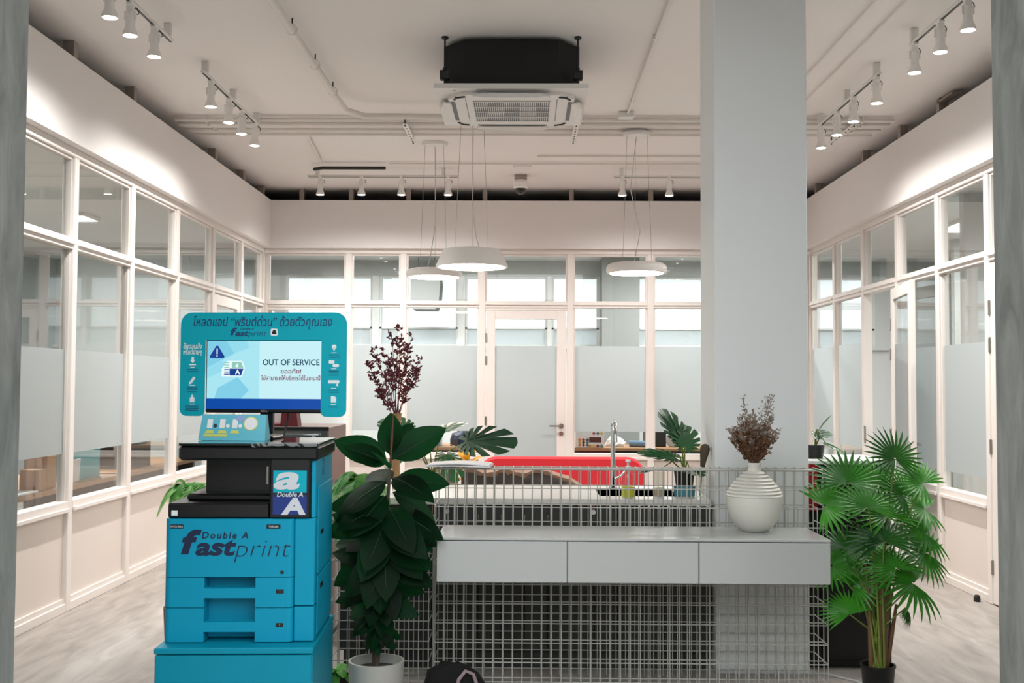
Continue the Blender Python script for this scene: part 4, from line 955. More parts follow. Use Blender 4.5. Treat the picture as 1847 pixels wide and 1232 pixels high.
rl = [ # z, azimuth, elevation, scale, variant
 (1.11, 178, 22, 1.02, 0), (1.11, 8, 32, 1.06, 2), (1.12, 100, 62, .85, 2), (1.10, 60, 50, .9, 0), (1.09, 200, 26, .8, 0), (1.07, 250, 35, .7, 0),
 (1.03, 210, -25, 1.05, 1), (1.04, 320, -8, .95, 3), (1.02, 350, 2, 1.0, 0), (1.0, 120, 20, .95, 1), (0.98, 15, -25, 1.0, 3), (0.97, 235, -30, 1.0, 1),
 (0.93, 180, 0, 1.0, 1), (0.92, 300, -32, 1.0, 3), (0.90, 345, -18, 1.05, 1), (0.88, 200, -15, 1.05, 0), (0.86, 255, -40, 1.0, 1), (0.85, 90, 0, 1.0, 0), (0.83, 20, -12, 1.0, 3), (0.80, 320, -38, 1.0, 1), (0.78, 160, -8, 1.0, 0),
 (0.77, 188, 26, .95, 2), (0.74, 280, -45, .95, 1), (0.72, 10, 22, .95, 2), (0.70, 225, -35, .9, 3), (0.68, 340, -20, .95, 1), (0.66, 60, -5, .9, 0), (0.66, 175, 14, .95, 0), (0.62, 300, -48, .9, 1), (0.60, 5, 12, .9, 2), (0.58, 250, -50, .85, 3), (0.56, 195, -10, .95, 1),
 (0.52, 330, -20, .95, 0), (0.52, 110, -10, .85, 1), (0.50, 285, -55, .8, 3), (0.47, 355, -8, .9, 2), (0.46, 215, -30, .85, 1), (0.44, 170, -5, .8, 0), (0.42, 310, -50, .7, 3), (0.40, 245, -52, .7, 1), (0.38, 30, -25, .75, 0), (0.37, 345, -45, .65, 1), (0.36, 190, -45, .6, 3), (0.33, 275, -40, .5, 1)]
rg = random.Random(8)
for k in range(18):      # dense inner leaves of the lower crown
    z = 0.40 + 0.54 * k / 18; rl.append((z, 165 + (k * 67) % 215, -50 + (k * 29) % 45, 0.62 + 0.40 * min(1, (z - .35) / .40), k % 4))
for (z, az, el, sc, v) in rl:
    sc *= max(.5, min(1, .55 + .45 * (z - .36) / .36))
    t = (z - 0.2) / 0.92; base = Vector((0.055 * t, 0, z)); d = sph(az, el)
    mt = orient(base + d * 0.02, d, roll=R(48 * math.cos(R(az)) + rg.uniform(-16, 16)), scale=sc)
    lo = put('leaf', rv[v], rp, mtx=mt); put('midrib', ribm[v], lo)

# ---- fan palm
fp = thing('fan_palm', 'green fan palm in a black pot at the right end of the shelf', 'potted plant', (1.632, 5.05, 0))
smooth_angle(MB().lathe([(0.0, 0.0), (0.062, 0.0), (0.076, 0.155), (0.080, 0.160), (0.080, 0.170), (0.072, 0.170), (0.070, 0.14), (0.0, 0.14)], 28, cap0=False, cap1=False).build('pot', M['blackpot'], fp), 40)
MB().lathe([(0.070, 0.141), (0.03, 0.147), (0.0, 0.146)], 16, cap0=False, cap1=False).build('soil', M['soil'], fp)
def fan_mesh(n, rad, spread, droop, seed, cup=0.12):
    rg = random.Random(seed); mb = MB()
    for k in range(n):
        a = R(-spread / 2 + spread * k / (n - 1)); L = rad * (0.80 + 0.20 * math.cos(a * 0.6)) * rg.uniform(.93, 1.05); w = rad * 0.043
        c, s = math.cos(a), math.sin(a); vs = []
        for (t, ww) in ((0.03, .18), (0.35, .95), (0.6, 1.0), (0.82, .62), (1.0, .04)):
            r = L * t; z = cup * r - droop * L * t ** 2.6; wz = w * ww
            for u, dz in ((-1, 0.30), (0, -0.10), (1, 0.30)): vs.append((c * r - s * wz * u, s * r + c * wz * u, z + dz * wz))
        fs = [(3 * i + j, 3 * i + 3 + j, 3 * i + 4 + j, 3 * i + 1 + j) for i in range(4) for j in (0, 1)]
        mb.add(vs, fs)
    return mb
# frond: hub position (relative), facing normal (azimuth, elevation), tip direction roll, radius, droop
fr = [((0.077, -.03, 1.117), (-75, 30), 92, .165, .10, 300), ((-0.124, .03, 1.000), (-95, 42), 100, .20, .12, 240), ((-0.066, -.09, .900), (-85, 48), 95, .185, .22, 250),
      ((0.135, .02, .940), (-60, 35), 60, .165, .12, 250), ((0.265, .12, .870), (-60, 50), 30, .18, .15, 250), ((0.0, -.10, .745), (-85, 45), 90, .205, .28, 240),
      ((0.215, -.02, .685), (-55, 30), 20, .195, .12, 300), ((-0.130, .06, .690), (-110, 40), 120, .15, .15, 270), ((0.01, .08, .650), (-90, 55), 80, .17, .2, 240),
      ((0.145, -.06, .550), (-65, 50), 20, .22, .30, 250), ((-0.10, .05, .520), (-110, 50), 140, .17, .3, 230), ((-0.135, -.02, .400), (-100, 40), 60, .145, .25, 200),
      ((0.12, -.03, .435), (-30, 20), -60, .10, .35, 110), ((-0.2, .14, .88), (-120, 40), 150, .19, .15, 240), ((0.05, .15, .98), (-90, 40), 90, .18, .15, 240), ((-.17, .12, .60), (-130, 40), 170, .16, .2, 240),
      ((0.25, .06, .760), (-60, 45), 20, .19, .2, 250), ((0.06, -.08, .620), (-80, 50), 70, .18, .25, 240), ((0.05, .0, .850), (-80, 45), 80, .19, .18, 250), ((0.22, .02, 1.0), (-70, 40), 50, .16, .12, 260)]
for i, (c, (na, ne), roll, rad, dr, spr) in enumerate(fr):
    c = Vector(c); n = sph(na, ne); ux = Vector((0, 0, 1)) - n * n.z; ux.normalize(); uy = n.cross(ux)
    rr = R(roll - 90); dx = ux * math.cos(rr) - uy * math.sin(rr) * -1 * -1
    dy = n.cross(dx); mt = Matrix((dx, dy, n)).transposed().to_4x4(); mt = Matrix.Translation(c) @ mt
    me = fan_mesh(22 if spr < 260 else 26, rad, spr, dr, i).mesh('frond'); me.materials.append(M['palm']); put('frond', me, fp, mtx=mt)
    b0 = Vector((math.cos(i * 2.4) * 0.03, math.sin(i * 2.4) * 0.03, 0.15)); mid = b0.lerp(c, 0.55) + Vector((-c.x * .25, -c.y * .25, 0.04))
    smooth_angle(MB().tube([b0, b0.lerp(mid, .5), mid, mid.lerp(c, .55), c], [0.007, 0.006, 0.0045, 0.0035, 0.003], 6).build('stalk', M['palmstalk'], fp), 60)
for i, (x, y, h, lx_) in enumerate(((0.0, -.02, .45, .01), (0.03, .0, .42, .02), (-0.03, .0, .38, -.01), (0.045, .02, .30, .05))):
    smooth_angle(MB().tube([(x, y, 0.14), (x + lx_ * .5, y, 0.14 + h * .5), (x + lx_, y, 0.14 + h)], [0.013, 0.011, 0.007], 8).build('trunk', M['palmtrunk'], fp), 60)

# ---- ferns
def fern(name, label, loc, fronds, stem_base=(0, 0, 0), pot=None):
    root = thing(name, label, 'plant', loc)
    if pot: smooth_angle(MB().lathe(pot, 24, cap0=False, cap1=False).build('pot', M['blackpot'], root), 40)
    for i, (az, el, L, dr) in enumerate(fronds):
        mb = MB(); d = sph(az, el); side = Vector((0, 0, 1)).cross(d).normalized(); pts = []
        for k in range(15):
            t = k / 14; pts.append(Vector(stem_base) + d * L * t * (1 - .15 * t) + Vector((0, 0, -dr * L * t * t)))
        mb.tube(pts, [0.0025 - .00012 * k for k in range(15)], 4, cap=False)
        for k in range(1, 42):
            t = k / 42; q = t * 14; j = min(13, int(q)); p = pts[j].lerp(pts[j + 1], q - j); tg = (pts[j + 1] - pts[j]).normalized(); w = 0.055 * math.sin(PI * (0.08 + 0.9 * t)) ** .7 * L / .35
            for s in (-1, 1):
                e = p + side * s * w + tg * w * .35 + Vector((0, 0, -w * .25)); h = tg * 0.0042
                m_ = p.lerp(e, .55); mb.add([p - h * .6, m_ - h, e, m_ + h, p + h * .6], [(0, 1, 2, 3, 4)])
        me = mb.mesh('frond'); me.materials.append(M['fern']); put('frond', me, root)
    return root
fern('potted_fern', 'bright green fern standing on the low wire stand', (-0.80, 5.33, 0.798), [(-100, 40, .34, 1.0), (-60, 45, .32, 1.1), (-130, 30, .33, 1.1), (-85, 15, .30, 1.2), (-20, 50, .28, 1.0), (200, 40, .3, 1.0), (-75, 60, .34, 1.0), (-110, 5, .30, 1.1), (60, 50, .3, .9), (130, 50, .3, .9), (-50, 10, .28, 1.1), (-140, 55, .34, .9), (170, 55, .34, .9), (185, 35, .34, 1.0), (215, 60, .34, .9)], (0, 0, .16), [(0.0, 0.0), (0.055, 0.0), (0.07, 0.16), (0.064, 0.16), (0.06, 0.14), (0, 0.14)])
fern('tall_fern', 'pale green fern leaning out behind the left side of the copy machine', (-1.66, 5.35, 0), [(180, 55, .30, .9), (215, 50, .30, 1.0), (240, 62, .32, 1.0), (150, 60, .30, 1.0), (-70, 55, .30, 1.0), (-30, 60, .32, 1.0), (270, 45, .28, 1.1), (195, 70, .32, .8), (90, 60, .3, .9), (20, 60, .3, .9)], (0, 0, .90), [(0.0, 0.0), (0.10, 0.0), (0.12, 0.35), (0.113, 0.35), (0.11, 0.3), (0.02, 0.3), (0.014, 0.89), (0, 0.90)])
fern('floor_fern', 'small green plant on the floor between the cabinet and the pale pot', (-0.86, 4.98, 0), [(-60, 50, .17, .6), (-110, 55, .18, .6), (0, 60, .17, .7), (180, 55, .17, .7), (-85, 30, .15, .8), (60, 60, .18, .7), (-30, 30, .15, .8)], (0, 0, .12), [(0.0, 0.0), (0.05, 0.0), (0.06, 0.12), (0.055, 0.12), (0.05, 0.1), (0, 0.1)])

# ---- monsteras
def monstera_leaf(L, seed):
    rg = random.Random(seed); out = []; n = 64
    mb = MB(); vs = [(0, 0, 0)]; fs = []
    for s in (-1, 1):
        prev = None; ring = []
        for k in range(n + 1):
            t = k / n; a = R(162) * (1 - t)          # from behind the stalk to the tip
            r = L * (0.50 + 0.16 * math.cos(a) + 0.34 * max(0, math.cos(a)) ** 6 + 0.05 * math.cos(2 * a))
            ph = (t * 6.2) % 1.0
            if 0.12 < t < 0.93 and ph > 0.68: r *= 0.45 + rg.random() * .04
            ring.append((r * math.cos(a) + L * .12, s * r * math.sin(a) * .92, -0.18 * r * r / L + 0.06 * abs(math.sin(a)) * r))
        b = len(vs); vs += ring
        for k in range(n): fs.append((0, b + k, b + k + 1) if s > 0 else (0, b + k + 1, b + k))
    return MB().add(vs, fs)
mons = []
for k in range(3):
    me = monstera_leaf(0.20, k).mesh('leaf', True); me.materials.append(M['monstera']); mons.append(me)
def monstera(label, loc, leaves, parts, name='monstera_plant', base=(0, 0, .1)):
    root = thing(name, label, 'potted plant', loc)
    parts(root)
    for i, (p, az, el, sc, roll) in enumerate(leaves):
        p = Vector(p); d = sph(az, el)
        put('leaf', mons[i % 3], root, mtx=orient(p, d, roll=R(roll), scale=sc))
        b = Vector(base); m = b.lerp(p, .5) + Vector((0, 0, .05))
        MB().tube([b, m, p], [.005, .004, .003], 6).build('stalk', M['palmstalk'], root)
    return root
def beige_pot(root): smooth_angle(MB().lathe([(0.0, 0), (0.13, 0), (0.16, 0.16), (0.165, 0.30), (0.15, 0.30), (0.14, 0.25), (0, .25)], 28, cap0=False, cap1=False).build('pot', M['beige'], root), 40)
def stool(root):
    smooth_angle(MB().lathe([(0.0, .66), (0.19, .66), (0.2, .67), (0.2, .69), (0.0, .69)], 24, cap0=False, cap1=False).build('stand_top', M['beige'], root), 40)
    for k in range(4):
        a = R(45 + 90 * k); MB().tube([(0.17 * math.cos(a), 0.17 * math.sin(a), 0), (0.14 * math.cos(a), 0.14 * math.sin(a), .66)], .014, 8).build('stand_leg', M['beige'], root)
    p = Matrix.Translation((0, 0, .69))
    smooth_angle(MB().lathe([(0.0, 0), (0.13, 0), (0.16, 0.10), (0.165, 0.22), (0.15, 0.22), (0.14, 0.2), (0, .2)], 28, cap0=False, cap1=False, mtx=p).build('pot', M['beige'], root), 40)
monstera('leafy monstera in a beige pot between the rubber plant and the red sofa', (-0.58, 6.75, 0),
         [((-.02, -.12, 1.10), -100, -10, 1.0, 10), ((.22, -.10, 1.10), -20, 5, 1.35, 50), ((-.16, -.02, 1.17), 150, 20, 1.0, -30), ((.06, .1, 1.16), 60, 20, 1.0, 0), ((.10, -.16, 1.02), -70, -30, 1.0, 0), ((-.12, -.14, 1.03), -140, -20, .9, 0)], stool, base=(0, 0, .88))
def glass_pots(root):
    smooth_angle(MB().lathe([(0.0, 0), (0.055, 0), (0.058, 0.03), (0.058, 0.05), (0, .05)], 24, cap0=False, cap1=False).build('dish', mat('blue_dish', '#4a8a98', .4, noise=.05), root), 40)
    smooth_angle(MB().lathe([(0.0, .05), (0.045, .05), (0.056, 0.13), (0.05, 0.13), (0, .12)], 24, cap0=False, cap1=False).build('pot', M['blackpot'], root), 40)
monstera('dark monstera in a black pot on the sink bench next to the column', (0.84, 5.72, 0.871),
         [((.0, -.02, .26), 75, 38, .9, 20), ((-.05, 0, .20), 170, 15, .85, -20), ((-.02, .05, .30), 120, 55, .9, 0), ((.02, -.06, .14), -70, 0, .6, 10), ((-.13, -.03, .14), 200, 0, .55, 0)], glass_pots, base=(0, 0, .12))
for i, (x, y, r, h, lab) in enumerate(((0.70, 5.66, .03, .13, 'clear glass jar on the sink bench left of the dark monstera'), (0.905, 5.62, .022, .12, 'clear glass tumbler holding the dark brush beside the column'))):
    g = thing('glass_jar', lab, 'jar', (x, y, .871)); smooth_angle(MB().lathe([(0.0, 0.002), (r, 0.002), (r, h), (r - .003, h), (r - .003, .006), (0, .006)], 20, cap0=False, cap1=False).build('glass', M['clear'], g), 40)
    if i == 0: smooth_angle(MB().lathe([(0.0, 0.006), (r - .004, 0.006), (r - .004, .045), (0, .045)], 16, cap0=False, cap1=False).build('pebbles', M['beige'], g), 40)
br = thing('scrub_brush', 'dark brown rounded brush standing upright beside the column', 'brush', (0.905, 5.62, .88))
smooth_angle(MB().tube([(0, 0, 0), (.004, 0, .06), (.012, 0, .145)], .005, 8).build('handle', M['steel'], br), 60)
smooth_angle(MB().tube([(.012, 0, .138), (.014, 0, .15), (.018, 0, .18), (.024, 0, .22), (.028, 0, .245), (.030, 0, .262), (.031, 0, .268)], [.006, .012, .016, .023, .026, .018, .004], 16).build('brush_head', M['brushbrown'], br), 60)
# croton next to the sofa
ct = thing('croton_plant', 'small yellow-leaved croton at the left end of the red sofa', 'potted plant', (-0.50, 9.35, 0))
smooth_angle(MB().lathe([(0.0, 0), (0.12, 0), (0.15, 0.5), (0.14, 0.5), (0.13, .45), (0, .45)], 20, cap0=False, cap1=False).build('pot', M['beige'], ct), 40)
cm_ = leaf_mesh('leaf', .16, .04, .3, .2, None, 6).mesh('leaf', True); cm_.materials.append(M['croton'])
for k in range(18):
    put('leaf', cm_, ct, mtx=orient(Vector((0, 0, .55 + .016 * k)), sph(k * 137.5, 15 + 2.2 * k), roll=R(k * 23 % 50 - 25), scale=.9 + .3 * ((k * 7) % 5) / 5))
MB().tube([(0, 0, .45), (0, 0, .85)], .008, 8).build('stem', M['stem'], ct)

# ================================================================== FURNITURE BEHIND THE COUNTER
sf = thing('red_sofa', 'red velvet sofa with a long rounded back in front of the back door', 'sofa', (0.33, 9.75, 0))
def pillow(x0, x1, y0, y1, z0, z1, r, n=6):
    pts = rrect(x0, x1, z0, z1, r, n); mb = MB(); m = len(pts); cx, cz = (x0 + x1) / 2, (z0 + z1) / 2; rings = []
    for (y, k) in ((y0, .93), (y0 + .03, .985), ((y0 + y1) / 2, 1.0), (y1 - .03, .985), (y1, .93)):
        rings.append([(cx + (x - cx) * (1 - (1 - k) * .25), y, cz + (z - cz) * k) for x, z in pts])
    vs = [p for r_ in rings for p in r_]; fs = [tuple(range(m)), tuple(range(5 * m - 1, 4 * m - 1, -1))]
    for a in range(4):
        for i in range(m): fs.append((a * m + i, (a + 1) * m + i, (a + 1) * m + (i + 1) % m, a * m + (i + 1) % m))
    return mb.add(vs, fs)
smooth_angle(pillow(-.75, .75, .0, .16, .28, .80, .16).build('backrest', M['red'], sf), 50)
smooth_angle(pillow(-.70, .70, .14, .75, .22, .44, .07).build('seat', M['red'], sf), 50)
for s in (-1, 1):
    smooth_angle(pillow(-.09 + s * .68, .09 + s * .68, .10, .75, .22, .58, .07).build('armrest', M['red'], sf), 50)
    for y in (.1, .65): MB().tube([(s * .62, y, 0), (s * .60, y, .24)], .018, 8).build('leg', M['wood'], sf)
# brown crumpled cover
lc = thing('lounge_chair', 'low lounge chair under a crumpled dark brown cover behind the sink bench', 'chair', (-0.02, 7.5, 0))
rg = random.Random(9); vs = []; fs = []; nx = 30
for i in range(nx + 1):
    t = i / nx; x = -.42 + .86 * t; top = .865 - (.0 if t < .70 else .13 * ((t - .7) / .3) ** 1.2) + .012 * math.sin(t * 23) + rg.uniform(-.006, .006)
    for (y, z) in ((-.06, .30), (-.07 + rg.uniform(-.01, .01), .66), (-.055 + rg.uniform(-.012, .012), top - .06), (-.03, top - .015), (.02, top), (.09, top - .03), (.12, .3)): vs.append((x, y, z))
for i in range(nx):
    for j in range(6): fs.append((7 * i + j, 7 * i + 7 + j, 7 * i + 8 + j, 7 * i + 1 + j))
fs += [tuple(range(7)), tuple(7 * nx + j for j in range(6, -1, -1))]
smooth_angle(MB().add(vs, fs).build('back_cover', M['brownfab'], lc), 50)
vs2 = []; fs2 = []
for i in range(nx + 1):
    b = Vector(vs[7 * i + 3]); c = Vector(vs[7 * i + 4]); h = .045 + .02 * math.sin(i * 1.7)
    vs2 += [(b.x, b.y - .012, b.z - h), (b.x, b.y - .012, b.z + .002), (c.x, c.y, c.z + .006)]
for i in range(nx): fs2 += [(3 * i, 3 * i + 3, 3 * i + 4, 3 * i + 1), (3 * i + 1, 3 * i + 4, 3 * i + 5, 3 * i + 2)]
smooth_angle(MB().add(vs2, fs2).build('turned_edge', M['brownlite'], lc), 50)
MB().bbox(-.42, .42, .05, .65, .24, .42, .03).build('seat', M['brownfab'], lc)
for sx in (-.36, .36):
    for y in (.0, .58): MB().tube([(sx, y, 0), (sx, y, .30)], .018, 8).build('leg', M['dark_metal'], lc)

# side cabinet with oven, red holder
sc_ = thing('side_cabinet', 'low beige cabinet carrying the oven behind the copy machine', 'cabinet', (-1.76, 5.98, 0))
MB().bbox(0, .68, 0, .62, .06, .84, .004).build('body', M['wains'], sc_); MB().bbox(-.01, .69, -.01, .63, .84, .87, .003).build('top', M['worktop'], sc_)
for k in range(2): MB().bbox(.01 + .335 * k, .335 + .335 * k, -.012, 0, .08, .82, .003).build('door', M['wains'], sc_)
MB().box(.03, .65, .04, .6, 0, .06).build('plinth', M['dark_metal'], sc_)
ov = thing('countertop_oven', 'steel-fronted oven with brownish side on the side cabinet behind the copy machine', 'oven', (-1.765, 6.0, .871))
MB().bbox(0, .67, .012, .58, .02, .338, .004).build('body', M['ovenside'], ov)
MB().bbox(0.004, .666, 0, .012, .03, .325, .003).build('door', M['steel'], ov)
MB().bbox(.0, .67, -.002, .014, .318, .339, .002).build('top_trim', M['dark_metal'], ov)
MB().bbox(.03, .55, -.002, .001, .06, .27, .001).build('door_window', mat('pale_oven_glass', '#c6cdcd', .1), ov)
smooth_angle(MB().tube([(.05, 0, .295), (.05, -.03, .295), (.62, -.03, .295), (.62, 0, .295)], .008, 8).build('handle', M['chrome'], ov), 60)
smooth_angle(MB().tube([(.46, -.012, .10), (.60, -.035, .28)], .022, 10).build('steam_pipe', M['chrome'], ov), 60)
for x in (.04, .63):
    for y in (.05, .53): MB().tube([(x, y, 0), (x, y, .021)], .015, 8).build('foot', M['black'], ov)
rh = thing('file_holder', 'dark red card holder standing on the oven', 'holder', (-1.38, 6.06, 1.2105))
MB().prism([(0, 0), (.10, 0), (.085, .12), (.01, .12)], 0.0, .10).build('holder', M['darkred'], rh); MB().bbox(-.11, .005, -.03, .12, 0, .016, .002).build('tray', M['darkred'], rh)
wp = tag(MB().bbox(0, .15, 0, .004, 0, .11, .001).build('paper_card', M['paper'], loc=(-1.50, 6.22, 1.2105)), 'white paper card leaning behind the dark red holder', 'card')
# black cabinet right of the column
bc = thing('black_cabinet', 'black cabinet with pale top and red upper edge right of the column', 'cabinet', (1.475, 5.64, 0))
MB().bbox(.045, .42, 0, .46, 0, 1.045, .004).build('body', M['black'], bc); MB().bbox(-.005, .43, -.01, .47, 1.045, 1.065, .003).build('top', M['office_white'], bc)
MB().bbox(0, .045, 0, .46, 0, .80, .003).build('lower_side', M['black'], bc)
MB().bbox(0, .045, 0, .46, .802, 1.045, .003).build('side_panel', mat('red_panel', '#a3121f', .4, noise=.05), bc)
MB().bbox(.06, .405, -.012, 0, .04, 1.03, .003).build('door', M['black'], bc)
def dpot(root): smooth_angle(MB().lathe([(0.0, 0), (0.04, 0), (0.05, 0.07), (0.045, 0.07), (0, .06)], 20, cap0=False, cap1=False).build('pot', M['blackpot'], root), 40)
monstera('small dark monstera on the black cabinet, peeking out right of the column', (1.55, 5.80, 1.0655), [((.0, -.02, .12), 30, 15, .5, 30), ((.02, 0, .15), -10, 60, .45, 0), ((.05, -.03, .08), -40, -20, .5, 0)], dpot, base=(0, 0, .06))
# white cord on floor
o = smooth_angle(MB().tube([(1.40, 5.50, .006), (1.52, 5.50, .006), (1.58, 5.42, .006), (1.63, 5.36, .006), (1.66, 5.25, .006), (1.72, 5.16, .006)], .005, 6).build('floor_cable', M['cable_w']), 60); tag(o, 'white cable on the floor between the wire counter and the palm pot', 'cable')
# black cloth bag
bg_ = thing('cloth_bag', 'black cloth bag with pinkish grey strap slumped on the floor below the shelf', 'bag', (-0.33, 5.06, 0))
vs = []; fs = []; rg = random.Random(2); n = 18; prof = [(1.0, 0), (1.08, .035), (1.0, .08), (.85, .115), (.55, .14), (.15, .15)]
for (k, z) in prof:
    for i in range(n):
        a = 2 * PI * i / n; q = k * (1 + rg.uniform(-.12, .12)); vs.append((.135 * q * math.cos(a), .075 * q * math.sin(a), max(0, z + rg.uniform(-.012, .018) * (z > 0))))
for r_ in range(5):
    for i in range(n): fs.append((r_ * n + i, r_ * n + (i + 1) % n, (r_ + 1) * n + (i + 1) % n, (r_ + 1) * n + i))
fs += [tuple(range(n))[::-1], tuple(5 * n + i for i in range(n))]
smooth_angle(MB().add(vs, fs).build('body', M['plush'], bg_), 70)
smooth_angle(MB().tube([(.02, -.07, .04), (.03, -.075, .10), (.06, -.06, .135), (.095, -.055, .12), (.12, -.06, .05)], .009, 8).build('strap', M['pinkgrey'], bg_), 60)

# ================================================================== THINGS IN THE OFFICES
def desk(label, x0, x1, y0, y1, z=.72):
    d = thing('office_desk', label, 'desk', (x0, y0, 0), group='office desks'); w, dp = x1 - x0, y1 - y0
    MB().bbox(0, w, 0, dp, z - .035, z, .003).build('desk_top', M['wood'], d)
    for x in (.05, w - .05):
        for y in (.05, dp - .05): MB().bbox(x - .025, x + .025, y - .025, y + .025, 0, z - .035, .002).build('leg', M['dark_metal'], d)
    MB().box(.06, w - .06, dp - .04, dp - .02, .2, z - .04).build('modesty_panel', M['dark_metal'], d)
desk('wooden desk seen under the film in the left office', -4.0, -3.22, 6.2, 8.6)
desk('wooden desk in the left office farther back, behind the sign', -4.0, -3.22, 8.75, 10.6)
desk('wooden desk in the back office right of the closed door', .55, 2.6, 12.6, 13.4)
desk('wooden desk in the back office left of the closed door', -2.0, -.5, 12.6, 13.4)
def carton(label, x, y, w, d, h, m='card', z=.7205, rz=0, name='cardboard_box', cat='box', group=None):
    c = thing(name, label, cat, (x, y, z), R(rz), group)
    MB().bbox(-w / 2, w / 2, -d / 2, d / 2, 0, h, .002).build('carton', M[m], c); MB().box(-w / 2 + .001, w / 2 - .001, -.02, .02, h - .001, h + .0008).build('tape', M['beige'], c)
carton('large brown carton on the left desk nearest the concrete pier', -3.60, 6.62, .42, .36, .30)
carton('wide brown carton on the left desk, middle one', -3.68, 7.09, .40, .5, .33)
carton('small upright brown carton at the edge of the left desk', -3.36, 7.45, .16, .14, .24)
carton('short light brown carton beside the small upright one on the left desk', -3.33, 7.28, .13, .12, .14)
carton('teal plastic box on the left desk behind the copy machine', -3.5, 8.15, .34, .55, .22, 'teal_box')
carton('dark storage box on the farther left desk', -3.5, 9.3, .35, .5, .26, 'dark_metal')
for i, (y, rz) in enumerate(((7.66, 12), (7.86, -15))):
    c = tag(MB().bbox(-.004, .004, -.06, .06, 0, .17, .001).build('paper_sheet', M['paper'], loc=(-3.30, y, .722)), 'white sheet standing among the left desk boxes, %s' % ('nearer one' if i == 0 else 'farther one'), 'paper', 'paper sheets on the left desk'); c.rotation_euler = (R(8), R(10), R(rz))
tag(MB().bbox(-.10, .10, -.15, .15, 0, .012, .001).build('paper_stack', M['paper'], loc=(-3.33, 6.99, .7205)), 'flat stack of white paper on the left desk edge', 'paper')
# fan palm in left office (behind glass)
lp2 = thing('office_palm', 'olive palm leaves showing under the film in the left office', 'plant', (-3.55, 5.45, 0))
smooth_angle(MB().lathe([(0, 0), (.13, 0), (.16, .4), (.15, .4), (.14, .35), (0, .35)], 20, cap0=False, cap1=False).build('pot', M['beige'], lp2), 40)
for k in range(6):
    c = Vector((.15 * math.cos(k), .25 * math.sin(k * 1.3) + .1, .85 + .05 * k)); n = sph(-40 + 25 * k, 35)
    me = fan_mesh(16, .28, 240, .3, k).mesh('frond'); me.materials.append(M['palm']); put('frond', me, lp2, mtx=orient(c, sph(60 * k, 10)))
    MB().tube([(0, 0, .35), c * .5 + Vector((0, 0, .2)), c], .006, 6).build('stalk', M['palmstalk'], lp2)
# under-desk dark boxes
carton('dark crate under the left desk', -3.6, 7.5, .45, .6, .4, 'black', z=0, name='storage_crate', cat='crate')
carton('black crate under the back office desk, right of the door', 1.0, 12.95, .6, .4, .5, 'black', z=0, name='storage_crate', cat='crate')
carton('grey storage crate under the back office desk, left of the door', -1.2, 12.95, .6, .4, .5, 'dark_metal', z=0, name='storage_crate', cat='crate')
# back office desk things
pb = thing('picture_board', 'white board with colourful diamond pattern standing behind the back glass', 'picture', (.585, 12.62, .7205))
MB().bbox(0, .335, 0, .012, 0, .20, .001).build('board', M['paper'], pb)
cl_ = ['#c98a2a', '#a63224', '#2f6f6a', '#d9b24a', '#7a2b22', '#4a8f8a']
pm_ = [mat('print_' + str(i), c, .6) for i, c in enumerate(cl_)]; rg = random.Random(6)
for k in range(16):
    x, z = (.05 + .045 * (k % 3), .03 + .03 * (k // 3)) if k < 9 else (.17 + .045 * (k % 4), .02 + .145 * ((k - 9) // 4) % .3)
    z = min(z, .17); MB().prism([(x, z - .022), (x + .022, z), (x, z + .022), (x - .022, z)], -.0015, 0).build('diamond', pm_[k % 6], pb)
MB().prism([(.16, .06), (.30, .06), (.30, .12), (.16, .12)], -.003, -.001).build('dark_panel', M['brownfab'], pb)
tag(smooth_angle(MB().tube([(-.12, .05, 0), (.12, -.05, 0)], .038, 14).build('paper_roll', M['bluebin'], loc=(1.36, 12.78, .7595)), 60), 'light blue paper roll lying on the back office desk', 'paper roll')
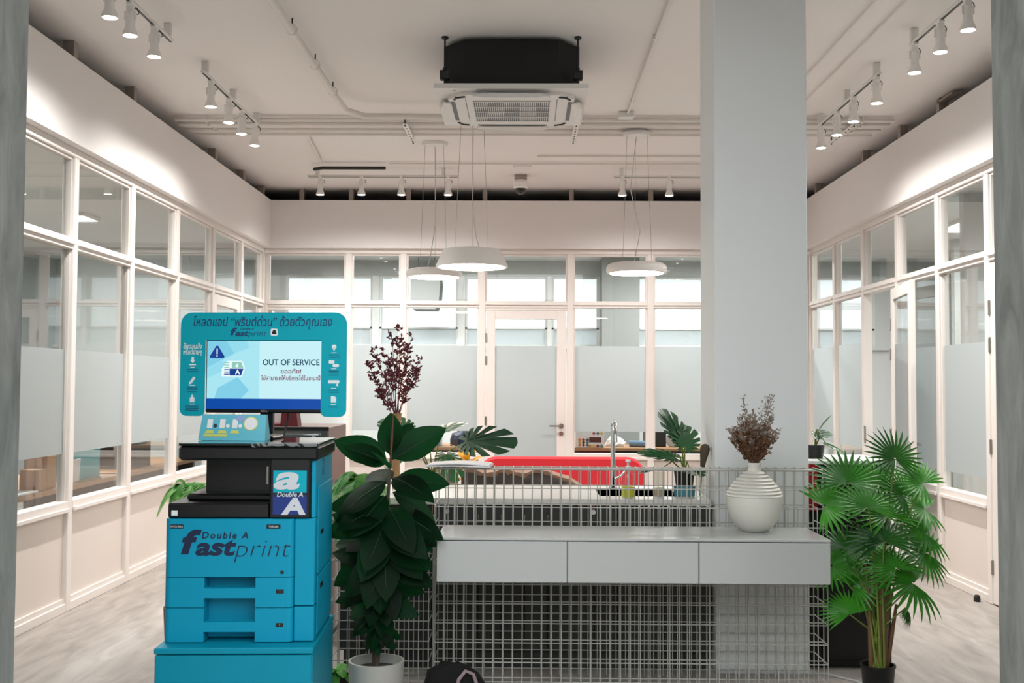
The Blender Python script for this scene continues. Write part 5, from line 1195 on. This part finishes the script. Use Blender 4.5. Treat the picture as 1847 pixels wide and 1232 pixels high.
carton('dark ribbed box on the back office desk beside the blue roll', 1.55, 13.0, .25, .25, .24, 'dark_metal')
tag(smooth_angle(pillow(-.16, .16, -.05, .05, 0, .18, .07).build('grey_cushion', M['grey_wall'], loc=(1.83, 12.85, .7205)), 50), 'grey cushion on the back office desk right of the dark box', 'cushion')
def crumple(label, loc, sx, sy, sz, m, seed):
    rg = random.Random(seed); vs = []; fs = []; n = 14
    for j, (k, z) in enumerate(((1, 0), (1.05, .3), (.85, .65), (.5, .9), (.1, 1))):
        for i in range(n): a = 2 * PI * i / n; q = k * rg.uniform(.8, 1.15); vs.append((sx * q * math.cos(a), sy * q * math.sin(a), max(0, sz * (z + (rg.uniform(-.08, .12) if j else 0)))))
    for r_ in range(4):
        for i in range(n): fs.append((r_ * n + i, r_ * n + (i + 1) % n, (r_ + 1) * n + (i + 1) % n, (r_ + 1) * n + i))
    fs += [tuple(range(n))[::-1], tuple(4 * n + i for i in range(n))]
    return tag(MB().add(vs, fs).build('plastic_bag', M[m], loc=loc), label, 'bag')
crumple('crumpled white plastic bag on the back office desk right of the picture board', (1.07, 12.88, .7205), .12, .1, .12, 'paper', 1)
crumple('small white plastic bag at the right end of the back office desk', (2.2, 12.85, .7205), .13, .1, .09, 'paper', 2)
carton('light blue plastic tub on the back office desk left of the door', -1.15, 12.85, .30, .28, .22, 'bluebin', name='plastic_tub', cat='tub')
crumple('dark blue bag on the back office desk left of the door', (-.72, 12.85, .7205), .16, .12, .20, 'navy', 3)
# rounded grey air conditioner high in the back office
au = thing('wall_air_conditioner', 'rounded grey air conditioner housing high in the back office', 'air conditioner', (-1.55, 14.4, 2.46), group=None)
smooth_angle(MB().prism([(0, .05), (.03, 0), (.34, 0), (.38, .1), (.40, .35), (.38, .50), (0, .50)], 0, .5).build('housing', M['grey_dark'], au), 30)
MB().box(.04, .34, -.004, 0, .06, .09).build('air_outlet', M['dark_metal'], au)
for x in (.08, .30): MB().tube([(x, .25, .50), (x, .25, .72)], .008, 6).build('hanger_rod', M['steel'], au)

finish_texts()
